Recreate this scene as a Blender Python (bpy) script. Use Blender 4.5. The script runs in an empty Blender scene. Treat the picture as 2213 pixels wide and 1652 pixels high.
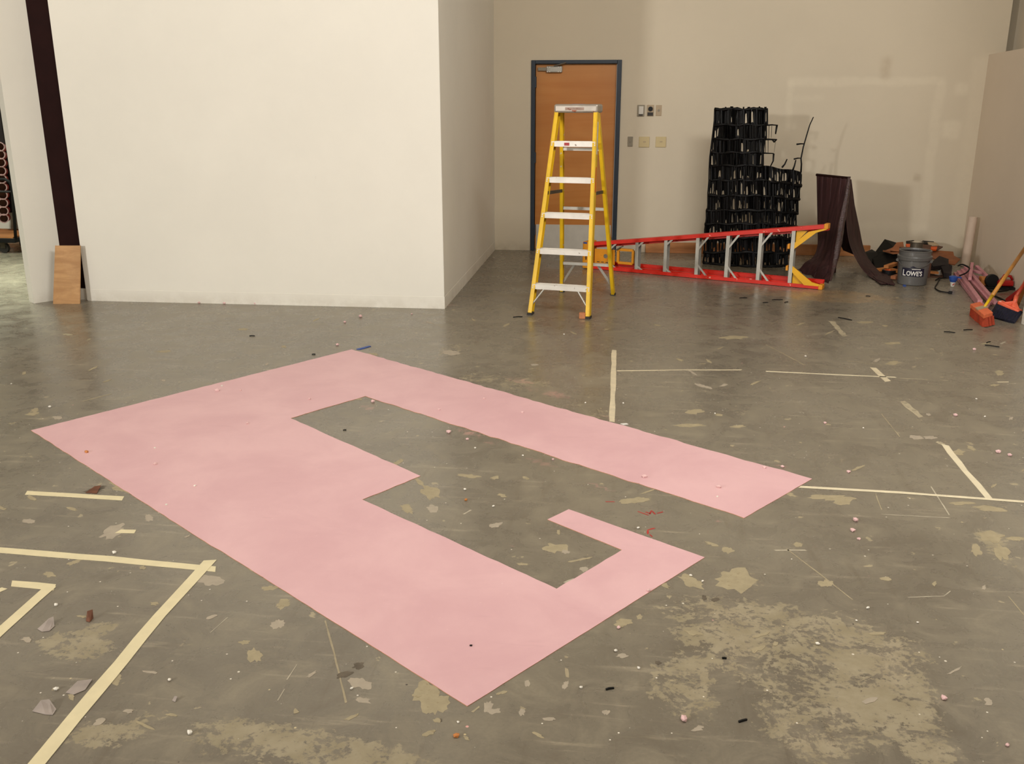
import bpy, bmesh, math, random
import numpy as np
from mathutils import Vector, Matrix

random.seed(7)
rng = np.random.default_rng(7)
scene = bpy.context.scene
COL = scene.collection

# ---------------------------------------------------------------- camera
CAM_H, FPX, PITCH, YAW = 1.69, 2010.0, 0.28903, 0.10845
cam_d = bpy.data.cameras.new('camera')
cam = bpy.data.objects.new('camera', cam_d)
COL.objects.link(cam)
cam.location = (0, 0, CAM_H)
cam.rotation_euler = (math.pi / 2 - PITCH, 0, YAW)
cam_d.sensor_width = 36.0
cam_d.sensor_fit = 'HORIZONTAL'
cam_d.lens = FPX / 2213 * 36.0
cam_d.clip_end = 200
scene.camera = cam

# ---------------------------------------------------------------- exposure
scene.view_settings.view_transform = 'Standard'
scene.view_settings.look = 'None'
scene.view_settings.gamma = 1.0
scene.view_settings.use_curve_mapping = False
scene.view_settings.exposure = 0.0

# ---------------------------------------------------------------- world + lamps
w = bpy.data.worlds.new('world')
scene.world = w
w.use_nodes = True
w.node_tree.nodes['Background'].inputs[0].default_value = (1.0, 0.93, 0.82, 1)
w.node_tree.nodes['Background'].inputs[1].default_value = 0.25

def area(name, loc, target, sx, sy, power, col, spread=180):
    d = bpy.data.lights.new(name, 'AREA')
    d.shape = 'RECTANGLE'
    d.size, d.size_y = sx, sy
    d.energy = power
    d.color = col
    d.spread = math.radians(spread)
    o = bpy.data.objects.new(name, d)
    COL.objects.link(o)
    o.location = loc
    o.rotation_euler = (Vector(target) - Vector(loc)).to_track_quat('-Z', 'Y').to_euler()
    return o

WARM = (1.0, 0.985, 0.95)
area('far_window_lamp', (-7.2, -3.6, 2.9), (0.2, 10.0, 1.2), 0.55, 0.55, 470, WARM)
area('ceiling_lamp_middle', (-2.2, 1.2, 4.7), (-2.4, 7.8, 1.9), 4.0, 1.4, 82, WARM)
area('ceiling_lamp_right', (2.0, 2.4, 4.75), (1.3, 10.8, 1.0), 3.0, 1.2, 305, WARM)
area('next_room_lamp', (-6.7, 9.0, 3.4), (-6.25, 8.6, 0), 1.2, 0.8, 85, (0.90, 1.0, 0.84), 80)
area('next_room_wall_lamp', (-9.3, 8.4, 2.6), (-7.9, 11.5, 0.9), 0.5, 0.5, 22, (1.0, 1.0, 0.86), 90)

# ---------------------------------------------------------------- projection helpers (photo pixel -> place in the room)
_cp, _sp, _cy, _sy = math.cos(PITCH), math.sin(PITCH), math.cos(YAW), math.sin(YAW)
def ray(px, py):
    u, v = (px - 1106.5) / FPX, (py - 826.0) / FPX
    x, y, z = u, _cp - v * _sp, -_sp - v * _cp
    return Vector((x * _cy - y * _sy, x * _sy + y * _cy, z))
def F(px, py, z=0.0):
    d = ray(px, py); t = (z - CAM_H) / d.z
    return Vector((d.x * t, d.y * t, z))
def P(px, py, Y):
    d = ray(px, py); t = Y / d.y
    return Vector((d.x * t, Y, CAM_H + d.z * t))

# ---------------------------------------------------------------- materials
def lin(c):
    c = c / 255.0
    return c / 12.92 if c <= 0.04045 else ((c + 0.055) / 1.055) ** 2.4
def rgb(r, g, b, k=1.0):
    return (min(1, lin(r) * k), min(1, lin(g) * k), min(1, lin(b) * k), 1.0)

class NT:
    def __init__(s, m):
        s.t = m.node_tree; s.n = s.t.nodes; s.l = s.t.links
        s.b = s.n['Principled BSDF']
    def new(s, typ, **kw):
        n = s.n.new(typ)
        for k, v in kw.items(): setattr(n, k, v)
        return n
    def put(s, sock, v):
        if hasattr(v, 'is_linked') or hasattr(v, 'links'): s.l.new(v, sock)
        else: sock.default_value = v
    def math(s, op, a, b=0.0, c=None):
        n = s.new('ShaderNodeMath', operation=op)
        s.put(n.inputs[0], a); s.put(n.inputs[1], b)
        if c is not None: s.put(n.inputs[2], c)
        return n.outputs[0]
    def step(s, v, lo, hi, o0=0.0, o1=1.0):
        n = s.new('ShaderNodeMapRange', interpolation_type='SMOOTHSTEP')
        s.put(n.inputs[0], v)
        for i, q in enumerate((lo, hi, o0, o1)): s.put(n.inputs[1 + i], q)
        return n.outputs[0]
    def mix(s, f, a, b, blend='MIX'):
        n = s.new('ShaderNodeMix', data_type='RGBA', blend_type=blend)
        s.put(n.inputs[0], f); s.put(n.inputs[6], a); s.put(n.inputs[7], b)
        return n.outputs[2]
    def coord(s, scale=(1, 1, 1), rot=(0, 0, 0)):
        tc = s.new('ShaderNodeTexCoord')
        mp = s.new('ShaderNodeMapping')
        mp.inputs['Scale'].default_value = scale
        mp.inputs['Rotation'].default_value = rot
        s.l.new(tc.outputs['Object'], mp.inputs[0])
        return mp.outputs[0]
    def noise(s, vec, scale, detail=4, rough=0.55, dist=0.0):
        n = s.new('ShaderNodeTexNoise')
        s.l.new(vec, n.inputs['Vector'])
        n.inputs['Scale'].default_value = scale
        n.inputs['Detail'].default_value = detail
        n.inputs['Roughness'].default_value = rough
        n.inputs['Distortion'].default_value = dist
        return n.outputs[0]
    def voro(s, vec, scale):
        n = s.new('ShaderNodeTexVoronoi')
        s.l.new(vec, n.inputs['Vector']); n.inputs['Scale'].default_value = scale
        return n.outputs['Distance'], n.outputs['Color']
    def bump(s, h, strength, dist=0.01):
        n = s.new('ShaderNodeBump')
        n.inputs['Strength'].default_value = strength
        n.inputs['Distance'].default_value = dist
        s.l.new(h, n.inputs['Height'])
        s.l.new(n.outputs[0], s.b.inputs['Normal'])

def base_mat(name, rough=0.5, metal=0.0, spec=0.5):
    m = bpy.data.materials.new(name)
    m.use_nodes = True
    t = NT(m)
    t.b.inputs['Roughness'].default_value = rough
    t.b.inputs['Metallic'].default_value = metal
    t.b.inputs['Specular IOR Level'].default_value = spec
    return m, t

def mat(name, col, rough=0.5, metal=0.0, var=0.15, scale=6.0, stretch=(1, 1, 1), splat=None, splat_amt=0.0, splat_scale=30.0, bump=0.0, spec=0.5):
    """plain procedural material: base colour with noise mottling and optional flecks of another colour"""
    m, t = base_mat(name, rough, metal, spec)
    v = t.coord(stretch)
    n = t.noise(v, scale, 5, 0.6)
    f = t.step(n, 0.3, 0.7)
    dark = tuple(c * (1 - var) for c in col[:3]) + (1,)
    lite = tuple(min(1, c * (1 + var * 0.6)) for c in col[:3]) + (1,)
    c = t.mix(f, dark, lite)
    if splat:
        s = t.noise(t.coord(stretch), splat_scale, 3, 0.6, 0.4)
        c = t.mix(t.step(s, 0.74 - splat_amt, 0.78 - splat_amt), c, splat)
    t.l.new(c, t.b.inputs['Base Color'])
    if bump:
        t.bump(t.noise(t.coord(stretch), scale * 6, 4), bump, 0.004)
    return m

M = {}
M['yellow'] = mat('ladder_yellow', rgb(232, 186, 16), 0.42, var=0.12, splat=rgb(206, 196, 176), splat_amt=0.06, splat_scale=22)
M['amber'] = mat('ladder_amber', rgb(228, 148, 12), 0.45, var=0.10, splat=rgb(140, 80, 15), splat_amt=0.04, splat_scale=26)
M['yellow_bright'] = mat('bracket_yellow', rgb(238, 178, 14), 0.42, var=0.08, splat=rgb(215, 205, 190), splat_amt=0.03, splat_scale=30)
M['red'] = mat('ladder_red', rgb(216, 36, 14), 0.38, var=0.10, splat=rgb(235, 190, 165), splat_amt=0.07, splat_scale=16, stretch=(1, 1, 1))
M['step_metal'] = mat('step_aluminium', rgb(226, 220, 210), 0.42, metal=0.25, var=0.10, splat=rgb(150, 135, 120), splat_amt=0.07, splat_scale=18)
M['cap_metal'] = mat('cap_aluminium', rgb(168, 158, 146), 0.38, metal=0.35, var=0.18, splat=rgb(150, 82, 52), splat_amt=0.09, splat_scale=16)
M['grey_metal'] = mat('grey_metal', rgb(182, 178, 168), 0.42, metal=0.35, var=0.14, splat=rgb(110, 105, 95), splat_amt=0.04)
M['dark_metal'] = mat('dark_metal', rgb(96, 88, 74), 0.45, metal=0.5, var=0.3)
M['rubber'] = mat('dark_rubber', rgb(52, 48, 44), 0.7, var=0.2)
M['black'] = mat('tar_black', rgb(11, 10, 10), 0.42, var=0.3, scale=18, bump=0.6, spec=0.22)
M['black_matt'] = mat('black_matt', rgb(20, 20, 20), 0.55, var=0.3, spec=0.3)
M['black_gloss'] = mat('black_plastic_sheet', rgb(9, 9, 10), 0.5, var=0.4, scale=9, spec=0.12)
M['maroon_steel'] = mat('maroon_steel', rgb(36, 15, 13), 0.7, var=0.15, spec=0.1)
M['frame_blue'] = mat('frame_navy', rgb(36, 48, 62), 0.45, var=0.12, splat=rgb(120, 120, 115), splat_amt=-0.02)
M['plate_ivory'] = mat('plate_ivory', rgb(205, 185, 138), 0.45, var=0.05)
M['plate_grey'] = mat('plate_grey', rgb(140, 130, 112), 0.45, metal=0.3, var=0.1)
M['plate_tan'] = mat('plate_tan', rgb(180, 158, 128), 0.5, var=0.1)
M['white_plastic'] = mat('white_plastic', rgb(214, 208, 196), 0.4, var=0.06)
M['tape'] = mat('masking_tape', rgb(226, 213, 174), 0.6, var=0.05, scale=12)
M['tape_pale'] = mat('masking_tape_pale', rgb(224, 212, 182), 0.6, var=0.08, scale=12, splat=rgb(170, 158, 132), splat_amt=0.03, splat_scale=24)
M['tape_old'] = mat('masking_tape_worn', rgb(214, 200, 170), 0.65, var=0.12, scale=14, splat=rgb(150, 138, 116), splat_amt=0.05, splat_scale=20)
M['tape_faint'] = mat('masking_tape_residue', rgb(176, 164, 138), 0.65, var=0.14, scale=20, splat=rgb(138, 128, 108), splat_amt=0.16, splat_scale=26)
M['blue'] = mat('blue_tape', rgb(38, 78, 158), 0.5, var=0.15)
M['pink_foam'] = mat('pink_foam', rgb(202, 140, 146), 0.75, var=0.14, scale=14)
M['pink_crumb'] = mat('pink_crumb', rgb(226, 188, 186), 0.8, var=0.2, scale=40)
M['white_crumb'] = mat('white_crumb', rgb(236, 230, 218), 0.8, var=0.1, scale=40)
M['grey_flake'] = mat('grey_flake', rgb(160, 148, 140), 0.7, var=0.15, scale=14)
M['brown_leaf'] = mat('brown_leaf', rgb(104, 62, 40), 0.7, var=0.3, scale=30)
M['cardboard'] = mat('cardboard', rgb(150, 92, 56), 0.8, var=0.18, scale=5)
M['cardboard_dark'] = mat('cardboard_dark', rgb(98, 64, 46), 0.8, var=0.2, scale=5)
M['cardboard_pale'] = mat('cardboard_pale', rgb(190, 170, 140), 0.8, var=0.18, scale=9)
M['orange'] = mat('orange_plastic', rgb(222, 92, 30), 0.5, var=0.15)
M['orange_tan'] = mat('orange_wood', rgb(196, 124, 62), 0.6, var=0.2)
M['charcoal_cloth'] = mat('charcoal_cloth', rgb(36, 28, 28), 0.85, var=0.3)
M['bucket_grey'] = mat('bucket_grey', rgb(100, 98, 95), 0.34, var=0.12, scale=4, splat=rgb(132, 130, 124), splat_amt=0.0, splat_scale=16)
M['bucket_dark'] = mat('bucket_inside', rgb(40, 36, 36), 0.6, var=0.2)
M['navy'] = mat('emblem_navy', rgb(22, 20, 44), 0.45, var=0.05)
M['white'] = mat('lettering_white', rgb(236, 232, 226), 0.5, var=0.03)
M['silver'] = mat('silver_foil', rgb(216, 214, 208), 0.22, metal=0.9, var=0.1)
M['paper_tube'] = mat('paper_tube', rgb(212, 190, 170), 0.7, var=0.06, scale=8)
M['broom_orange'] = mat('broom_orange', rgb(232, 116, 72), 0.75, var=0.14, scale=22, bump=0.3)
M['bristle_red'] = mat('bristle_red', rgb(176, 62, 30), 0.8, var=0.3, scale=40, stretch=(8, 8, 1), bump=0.5)
M['handle_wood'] = mat('handle_wood', rgb(206, 142, 60), 0.45, var=0.16, scale=10)
M['handle_red'] = mat('handle_red', rgb(186, 68, 42), 0.45, var=0.16, splat=rgb(220, 180, 130), splat_amt=0.06)
M['broom_red'] = mat('broom_red', rgb(236, 108, 76), 0.5, var=0.14, splat=rgb(245, 200, 180), splat_amt=0.10, splat_scale=30)
M['bristle_navy'] = mat('bristle_navy', rgb(28, 28, 48), 0.8, var=0.4, scale=60, bump=0.6)
M['tool_red'] = mat('tool_red', rgb(176, 26, 22), 0.4, var=0.2)
M['tube_red'] = mat('tube_red', rgb(170, 20, 28), 0.45, var=0.15)
M['tube_pink'] = mat('tube_pink', rgb(232, 196, 196), 0.6, var=0.08)
M['sticker'] = mat('worn_sticker', rgb(160, 132, 116), 0.5, var=0.2, scale=20, splat=rgb(120, 62, 36), splat_amt=0.2, splat_scale=24)
M['brown_block'] = mat('block_wood', rgb(196, 126, 84), 0.7, var=0.15, scale=20)
M['red_marker'] = mat('red_marker', rgb(176, 44, 40), 0.7, var=0.2)
M['scratch'] = mat('scratch_pale', rgb(164, 151, 124), 0.6, var=0.15, scale=30)
M['scratch_white'] = mat('scratch_white', rgb(182, 172, 152), 0.6, var=0.15, scale=30)
M['bare'] = mat('bare_concrete', rgb(164, 151, 122), 0.62, var=0.10, scale=26, splat=rgb(150, 136, 106), splat_amt=0.12, splat_scale=60)
M['bare_grey'] = mat('bare_concrete_grey', rgb(170, 158, 140), 0.62, var=0.08, scale=26)
M['dark_spot'] = mat('dark_spot', rgb(98, 88, 74), 0.6, var=0.3, scale=26)

def wood_mat(name, ca, cb, axis='Z', scale=1.0, knots=True, rough=0.55):
    m, t = base_mat(name, rough)
    st = {'X': (0.5, 6, 6), 'Y': (6, 0.5, 6), 'Z': (6, 6, 0.5)}[axis]
    v = t.coord(tuple(s * scale for s in st))
    n = t.noise(v, 2.2, 6, 0.6, 1.2)
    f = t.step(n, 0.32, 0.68)
    c = t.mix(f, ca, cb)
    n2 = t.noise(t.coord((scale, scale, scale)), 2.6, 4, 0.6)
    c = t.mix(t.step(n2, 0.35, 0.72, 0.0, 0.45), c, tuple(x * 0.62 for x in ca[:3]) + (1,))
    if knots:
        d, _ = t.voro(t.coord(tuple(s * 0.5 * scale for s in st)), 1.6)
        c = t.mix(t.step(d, 0.05, 0.12, 0.8, 0.0), c, tuple(x * 0.28 for x in ca[:3]) + (1,))
    t.l.new(c, t.b.inputs['Base Color'])
    return m
M['door_wood'] = wood_mat('door_veneer', rgb(206, 128, 52), rgb(220, 150, 76), 'X', 0.22, False, 0.4)
M['plank_wood'] = wood_mat('plank_pine', rgb(172, 108, 58), rgb(200, 138, 84), 'X', 1.2)
M['plywood'] = wood_mat('plywood_pine', rgb(178, 128, 74), rgb(204, 156, 100), 'X', 1.0)

def wall_mat(name, col, scuffs=0.13, marks=None):
    m, t = base_mat(name, 0.78, spec=0.25)
    v = t.coord()
    n = t.noise(v, 0.9, 5, 0.6)
    c = t.mix(t.step(n, 0.3, 0.7), tuple(x * 0.955 for x in col[:3]) + (1,), col)
    # dirt band and scuffs low on the wall (world height = object height)
    sep = t.new('ShaderNodeSeparateXYZ')
    t.l.new(v, sep.inputs[0])
    n2 = t.noise(v, 7, 5, 0.65)
    low = t.step(sep.outputs[2], 0.0, 0.14, 1.0, 0.0)
    d = t.math('MULTIPLY', low, t.step(n2, 0.3, 0.62))
    c = t.mix(t.math('MULTIPLY', d, scuffs * 1.6), c, rgb(150, 132, 104))
    sp = t.noise(v, 16, 3, 0.6, 0.3)
    c = t.mix(t.step(sp, 0.76, 0.80, 0.0, 0.12), c, rgb(160, 146, 124))
    if marks:
        wob = t.noise(v, 2.5, 4, 0.6)
        fuz = t.noise(v, 11, 4, 0.6)
        for (x0, x1, z0, z1, colm, amt, soft) in marks:
            dx = t.math('MULTIPLY', t.math('SUBTRACT', wob, 0.5), 0.12)
            X = t.math('ADD', sep.outputs[0], dx); Z = t.math('ADD', sep.outputs[2], dx)
            k = t.math('MULTIPLY', t.math('MULTIPLY', t.step(X, x0 - soft, x0 + soft), t.step(X, x1 - soft, x1 + soft, 1, 0)),
                       t.math('MULTIPLY', t.step(Z, z0 - soft, z0 + soft), t.step(Z, z1 - soft, z1 + soft, 1, 0)))
            k = t.math('MULTIPLY', k, t.step(fuz, 0.2, 0.65, amt * 0.5, amt))
            c = t.mix(k, c, colm)
    t.l.new(c, t.b.inputs['Base Color'])
    t.bump(t.noise(v, 60, 3), 0.05, 0.002)
    return m
PALE = rgb(236, 224, 200)
M['wall_white'] = wall_mat('wall_paint_white', rgb(238, 233, 221))
M['wall_back'] = wall_mat('wall_paint_cream', rgb(220, 207, 184), 0.2, [
    (1.90, 3.58, 1.90, 1.99, PALE, 0.40, 0.03),
    (1.90, 1.97, 1.45, 1.95, PALE, 0.35, 0.03),
    (3.50, 3.60, 0.30, 1.95, PALE, 0.34, 0.03),
    (2.40, 3.60, 0.30, 0.40, PALE, 0.25, 0.04),
    (1.97, 2.30, 1.75, 1.80, PALE, 0.35, 0.05),
    (3.62, 3.82, 1.33, 1.52, PALE, 0.5, 0.04),
    (3.70, 3.84, 1.80, 1.92, PALE, 0.45, 0.04),
    (3.86, 4.06, 0.0, 2.2, PALE, 0.25, 0.05),
    (2.9, 3.0, 1.98, 2.2, rgb(190, 172, 146), 0.5, 0.05),
    (3.38, 3.46, 0.86, 0.94, rgb(176, 158, 132), 0.5, 0.03)])
M['wall_tan'] = wall_mat('wall_paint_tan', rgb(228, 213, 194), 0.2)
M['ceiling'] = mat('ceiling_paint', rgb(214, 206, 190), 0.85, var=0.05, scale=1.0)
M['outer'] = mat('outer_wall_paint', rgb(196, 184, 162), 0.85, var=0.05, scale=1.0)

def pink_mat():
    m, t = base_mat('pink_floor_paint', 0.5)
    v = t.coord()
    n = t.noise(v, 2.2, 5, 0.62, 0.4)
    c = t.mix(t.step(n, 0.3, 0.72), rgb(216, 171, 176), rgb(227, 184, 187))
    s = t.noise(t.coord((1, 7, 1), (0, 0, 0.7)), 3.0, 4, 0.6)
    c = t.mix(t.step(s, 0.62, 0.76, 0.0, 0.30), c, rgb(200, 154, 160))
    f = t.noise(v, 70, 2, 0.5)
    c = t.mix(t.step(f, 0.72, 0.78, 0.0, 0.5), c, rgb(236, 204, 200))
    t.l.new(c, t.b.inputs['Base Color'])
    t.bump(t.noise(v, 30, 4), 0.06, 0.003)
    return m
M['pink'] = pink_mat()
M['pink_edge'] = mat('pink_cut_edge', rgb(206, 146, 108), 0.7, var=0.2, scale=20)

def cloth_mat():
    m, t = base_mat('brown_drop_cloth', 0.62, spec=0.3)
    n = t.noise(t.coord((9, 9, 0.7)), 2.4, 5, 0.6)
    c = t.mix(t.step(n, 0.3, 0.7), rgb(44, 22, 24), rgb(70, 42, 42))
    t.l.new(c, t.b.inputs['Base Color'])
    return m
M['cloth'] = cloth_mat()
M['glint_fold'] = mat('glossy_plastic_fold', rgb(62, 36, 36), 0.2, var=0.3, scale=40, bump=1.0, spec=0.8, splat=rgb(190, 180, 175), splat_amt=0.015, splat_scale=60)  # pale flecks paint the sparkle of the fold into its colour

def floor_mat():
    m, t = base_mat('concrete_floor', 0.36, spec=0.5)
    v = t.coord()
    at = t.new('ShaderNodeAttribute', attribute_name='wear')
    sp = t.new('ShaderNodeSeparateColor')
    t.l.new(at.outputs['Color'], sp.inputs[0])
    R_, G_, B_ = sp.outputs
    big = t.noise(v, 0.8, 6, 0.62, 0.5)
    c = t.mix(t.step(big, 0.3, 0.7), rgb(114, 106, 93), rgb(133, 125, 110))
    mid = t.noise(v, 5.5, 6, 0.66, 0.8)
    c = t.mix(t.step(mid, 0.45, 0.75, 0.0, 0.6), c, rgb(152, 142, 122))
    c = t.mix(t.step(mid, 0.25, 0.45, 0.5, 0.0), c, rgb(102, 93, 79))
    st1 = t.noise(t.coord((1, 9, 1), (0, 0, 0.5)), 2.6, 5, 0.65)
    c = t.mix(t.step(st1, 0.56, 0.72, 0.0, 0.5), c, rgb(172, 160, 138))
    st2 = t.noise(t.coord((8, 1, 1), (0, 0, 0.25)), 2.1, 5, 0.65)
    c = t.mix(t.step(st2, 0.56, 0.74, 0.0, 0.5), c, rgb(104, 94, 80))
    fine = t.noise(v, 95, 3, 0.6)
    c = t.mix(t.step(fine, 0.3, 0.7, 0.0, 0.16), c, rgb(96, 88, 76))
    # worn-through coating where the wear map says, with ragged edges
    n1 = t.noise(v, 7.5, 8, 0.72, 0.6)
    n2 = t.noise(v, 45, 4, 0.7)
    wv = t.math('ADD', R_, t.math('MULTIPLY', t.math('SUBTRACT', n1, 0.5), 1.7))
    wv = t.math('ADD', wv, t.math('MULTIPLY', t.math('SUBTRACT', n2, 0.5), 1.25))
    wear = t.step(wv, 0.43, 0.62, 0.0, 0.78)
    tan = t.mix(t.step(t.noise(v, 9, 5, 0.65), 0.3, 0.7), rgb(151, 139, 111), rgb(170, 158, 132))
    c = t.mix(wear, c, tan)
    # small chips scattered everywhere
    ch = t.noise(v, 10.5, 4, 0.55, 0.25)
    chips = t.step(ch, 0.685, 0.705, 0.0, 0.62)
    c = t.mix(chips, c, rgb(182, 168, 136))
    # pink dust
    pv = t.math('ADD', G_, t.math('MULTIPLY', t.math('SUBTRACT', n1, 0.5), 1.3))
    c = t.mix(t.step(pv, 0.22, 0.60, 0.0, 0.55), c, rgb(200, 150, 142))
    # brown dust and dark stains
    bv = t.math('ADD', B_, t.math('MULTIPLY', t.math('SUBTRACT', n1, 0.5), 1.2))
    c = t.mix(t.step(bv, 0.15, 0.55, 0.0, 0.55), c, rgb(168, 138, 100))
    # paint specks
    for sc, thr, keep, cc in ((9, 0.045, 0.40, rgb(222, 214, 198)), (19, 0.07, 0.55, rgb(236, 228, 214)), (13, 0.06, 0.8, rgb(206, 190, 150)), (6, 0.035, 0.7, rgb(224, 168, 160)), (11, 0.05, 0.86, rgb(60, 52, 46))):
        mp = t.coord((1, 1, 1), (0, 0, sc * 0.37))
        d, colr = t.voro(mp, sc)
        s2 = t.new('ShaderNodeSeparateColor'); t.l.new(colr, s2.inputs[0])
        k = t.math('MULTIPLY', t.step(d, thr * 0.6, thr, 1.0, 0.0), t.math('GREATER_THAN', s2.outputs[0], keep))
        c = t.mix(k, c, cc)
    t.l.new(c, t.b.inputs['Base Color'])
    r = t.math('ADD', t.step(mid, 0.3, 0.7, 0.22, 0.36), t.math('MULTIPLY', wear, 0.22))
    t.l.new(r, t.b.inputs['Roughness'])
    hh = t.math('ADD', t.math('MULTIPLY', n1, 0.5), t.math('MULTIPLY', wear, -0.4))
    t.bump(hh, 0.10, 0.004)
    return m
M['floor'] = floor_mat()

# ---------------------------------------------------------------- mesh helpers
class MB:
    def __init__(s): s.v = []; s.f = []; s.mi = []
    def add(s, vs, fs, mi=0):
        o = len(s.v)
        s.v += [tuple(p) for p in vs]
        s.f += [tuple(i + o for i in f) for f in fs]
        s.mi += [mi] * len(fs)
        return s
    def box(s, lo, hi, mi=0):
        (x0, y0, z0), (x1, y1, z1) = lo, hi
        return s.hexa([(x0, y0, z0), (x1, y0, z0), (x1, y1, z0), (x0, y1, z0), (x0, y0, z1), (x1, y0, z1), (x1, y1, z1), (x0, y1, z1)], mi)
    def hexa(s, p, mi=0):
        return s.add(p, [(0, 3, 2, 1), (4, 5, 6, 7), (0, 1, 5, 4), (1, 2, 6, 5), (2, 3, 7, 6), (3, 0, 4, 7)], mi)
    def bar(s, a, b, w, h, up=(0, 0, 1), mi=0, w2=None, h2=None):
        """box from a to b; w across, h along the up direction"""
        a = Vector(a); b = Vector(b); d = (b - a).normalized()
        side = d.cross(Vector(up))
        if side.length < 1e-4: side = d.cross(Vector((1, 0, 0)))
        side.normalize(); u = side.cross(d).normalized()
        w2 = w if w2 is None else w2; h2 = h if h2 is None else h2
        q = []
        for c, ww, hh in ((a, w, h), (b, w2, h2)):
            q += [c - side * ww / 2 - u * hh / 2, c + side * ww / 2 - u * hh / 2, c + side * ww / 2 + u * hh / 2, c - side * ww / 2 + u * hh / 2]
        return s.hexa(q, mi)
    def prism(s, pts, n, mi=0, mi_side=None):
        """extrude a polygon (list of Vectors) by vector n"""
        k = len(pts); n = Vector(n)
        top = [Vector(p) + n for p in pts]
        s.add(list(pts) + top, [tuple(range(k - 1, -1, -1)), tuple(range(k, 2 * k))], mi)
        o = len(s.v) - 2 * k
        for i in range(k):
            j = (i + 1) % k
            s.f.append((o + i, o + j, o + k + j, o + k + i)); s.mi.append(mi if mi_side is None else mi_side)
        return s
    def tube(s, pts, r, seg=8, caps=True, mi=0):
        pts = [Vector(p) for p in pts]
        rs = r if isinstance(r, (list, tuple)) else [r] * len(pts)
        o = len(s.v); prev = None
        for i, p in enumerate(pts):
            d = (pts[min(i + 1, len(pts) - 1)] - pts[max(i - 1, 0)]).normalized()
            if prev is None:
                u = d.cross(Vector((0, 0, 1)))
                if u.length < 1e-3: u = d.cross(Vector((1, 0, 0)))
            else:
                u = prev - d * prev.dot(d)
            u.normalize(); prev = u; vv = d.cross(u)
            for k in range(seg):
                a = 2 * math.pi * k / seg
                s.v.append(tuple(p + (u * math.cos(a) + vv * math.sin(a)) * rs[i]))
        for i in range(len(pts) - 1):
            for k in range(seg):
                k2 = (k + 1) % seg
                s.f.append((o + i * seg + k, o + i * seg + k2, o + (i + 1) * seg + k2, o + (i + 1) * seg + k)); s.mi.append(mi)
        if caps:
            s.f.append(tuple(o + k for k in range(seg - 1, -1, -1))); s.mi.append(mi)
            e = o + (len(pts) - 1) * seg
            s.f.append(tuple(e + k for k in range(seg))); s.mi.append(mi)
        return s
    def lathe(s, prof, c, seg=32, mi=0):
        o = len(s.v); c = Vector(c)
        for r, z in prof:
            for k in range(seg):
                a = 2 * math.pi * k / seg
                s.v.append((c.x + r * math.cos(a), c.y + r * math.sin(a), c.z + z))
        for i in range(len(prof) - 1):
            for k in range(seg):
                k2 = (k + 1) % seg
                s.f.append((o + i * seg + k, o + i * seg + k2, o + (i + 1) * seg + k2, o + (i + 1) * seg + k)); s.mi.append(mi)
        return s
    def grid(s, rows, mi=0):
        o = len(s.v); nr, nc = len(rows), len(rows[0])
        for r in rows: s.v += [tuple(p) for p in r]
        for i in range(nr - 1):
            for j in range(nc - 1):
                s.f.append((o + i * nc + j, o + i * nc + j + 1, o + (i + 1) * nc + j + 1, o + (i + 1) * nc + j)); s.mi.append(mi)
        return s
    def build(s, name, mats, parent=None, smooth=False, bevel=0.0, thick=0.0, origin=None):
        me = bpy.data.meshes.new(name)
        off = Vector(origin) if origin is not None else Vector((0, 0, 0))
        me.from_pydata([tuple(Vector(p) - off) for p in s.v], [], s.f)
        mats = mats if isinstance(mats, (list, tuple)) else [mats]
        for m_ in mats: me.materials.append(M[m_])
        me.polygons.foreach_set('material_index', s.mi)
        if smooth: me.polygons.foreach_set('use_smooth', [True] * len(me.polygons))
        bm = bmesh.new(); bm.from_mesh(me)
        bmesh.ops.recalc_face_normals(bm, faces=bm.faces)
        bm.to_mesh(me); bm.free()
        me.update()
        o = bpy.data.objects.new(name, me)
        o.location = off
        COL.objects.link(o)
        if parent is not None:
            o.parent = parent
            q = parent
            while q is not None: off = off - q.location; q = q.parent
            o.location = off
        if thick:
            md = o.modifiers.new('solidify', 'SOLIDIFY'); md.thickness = thick; md.offset = 0
        if bevel:
            md = o.modifiers.new('bevel', 'BEVEL'); md.width = bevel; md.segments = 2; md.limit_method = 'ANGLE'; md.angle_limit = 0.7
        return o

def tag(o, label=None, cat=None, group=None, kind=None):
    if label: o['label'] = label
    if cat: o['category'] = cat
    if group: o['group'] = group
    if kind: o['kind'] = kind
    return o
def thing(name, loc, label, cat, group=None):
    o = bpy.data.objects.new(name, None); COL.objects.link(o)
    o.location = loc; o.empty_display_size = 0.1
    return tag(o, label, cat, group)
def struct(o): o['kind'] = 'structure'; return o
def lerp(a, b, t): return a + (b - a) * t
def curve_at(pts, t):
    """piecewise-linear point at 0..1 with smooth easing (Catmull-Rom)"""
    n = len(pts) - 1; x = min(max(t, 0), 1) * n; i = min(int(x), n - 1); u = x - i
    p0, p1, p2, p3 = pts[max(i - 1, 0)], pts[i], pts[i + 1], pts[min(i + 2, n)]
    return 0.5 * ((2 * p1) + (p2 - p0) * u + (2 * p0 - 5 * p1 + 4 * p2 - p3) * u * u + (3 * p1 - p0 - 3 * p2 + p3) * u ** 3)

# ================================================================ THE ROOM
YB = 11.27        # back wall face
YL = 7.80         # face of the white wall block
XB = -1.437       # its right side face
TOP = 5.0

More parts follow.
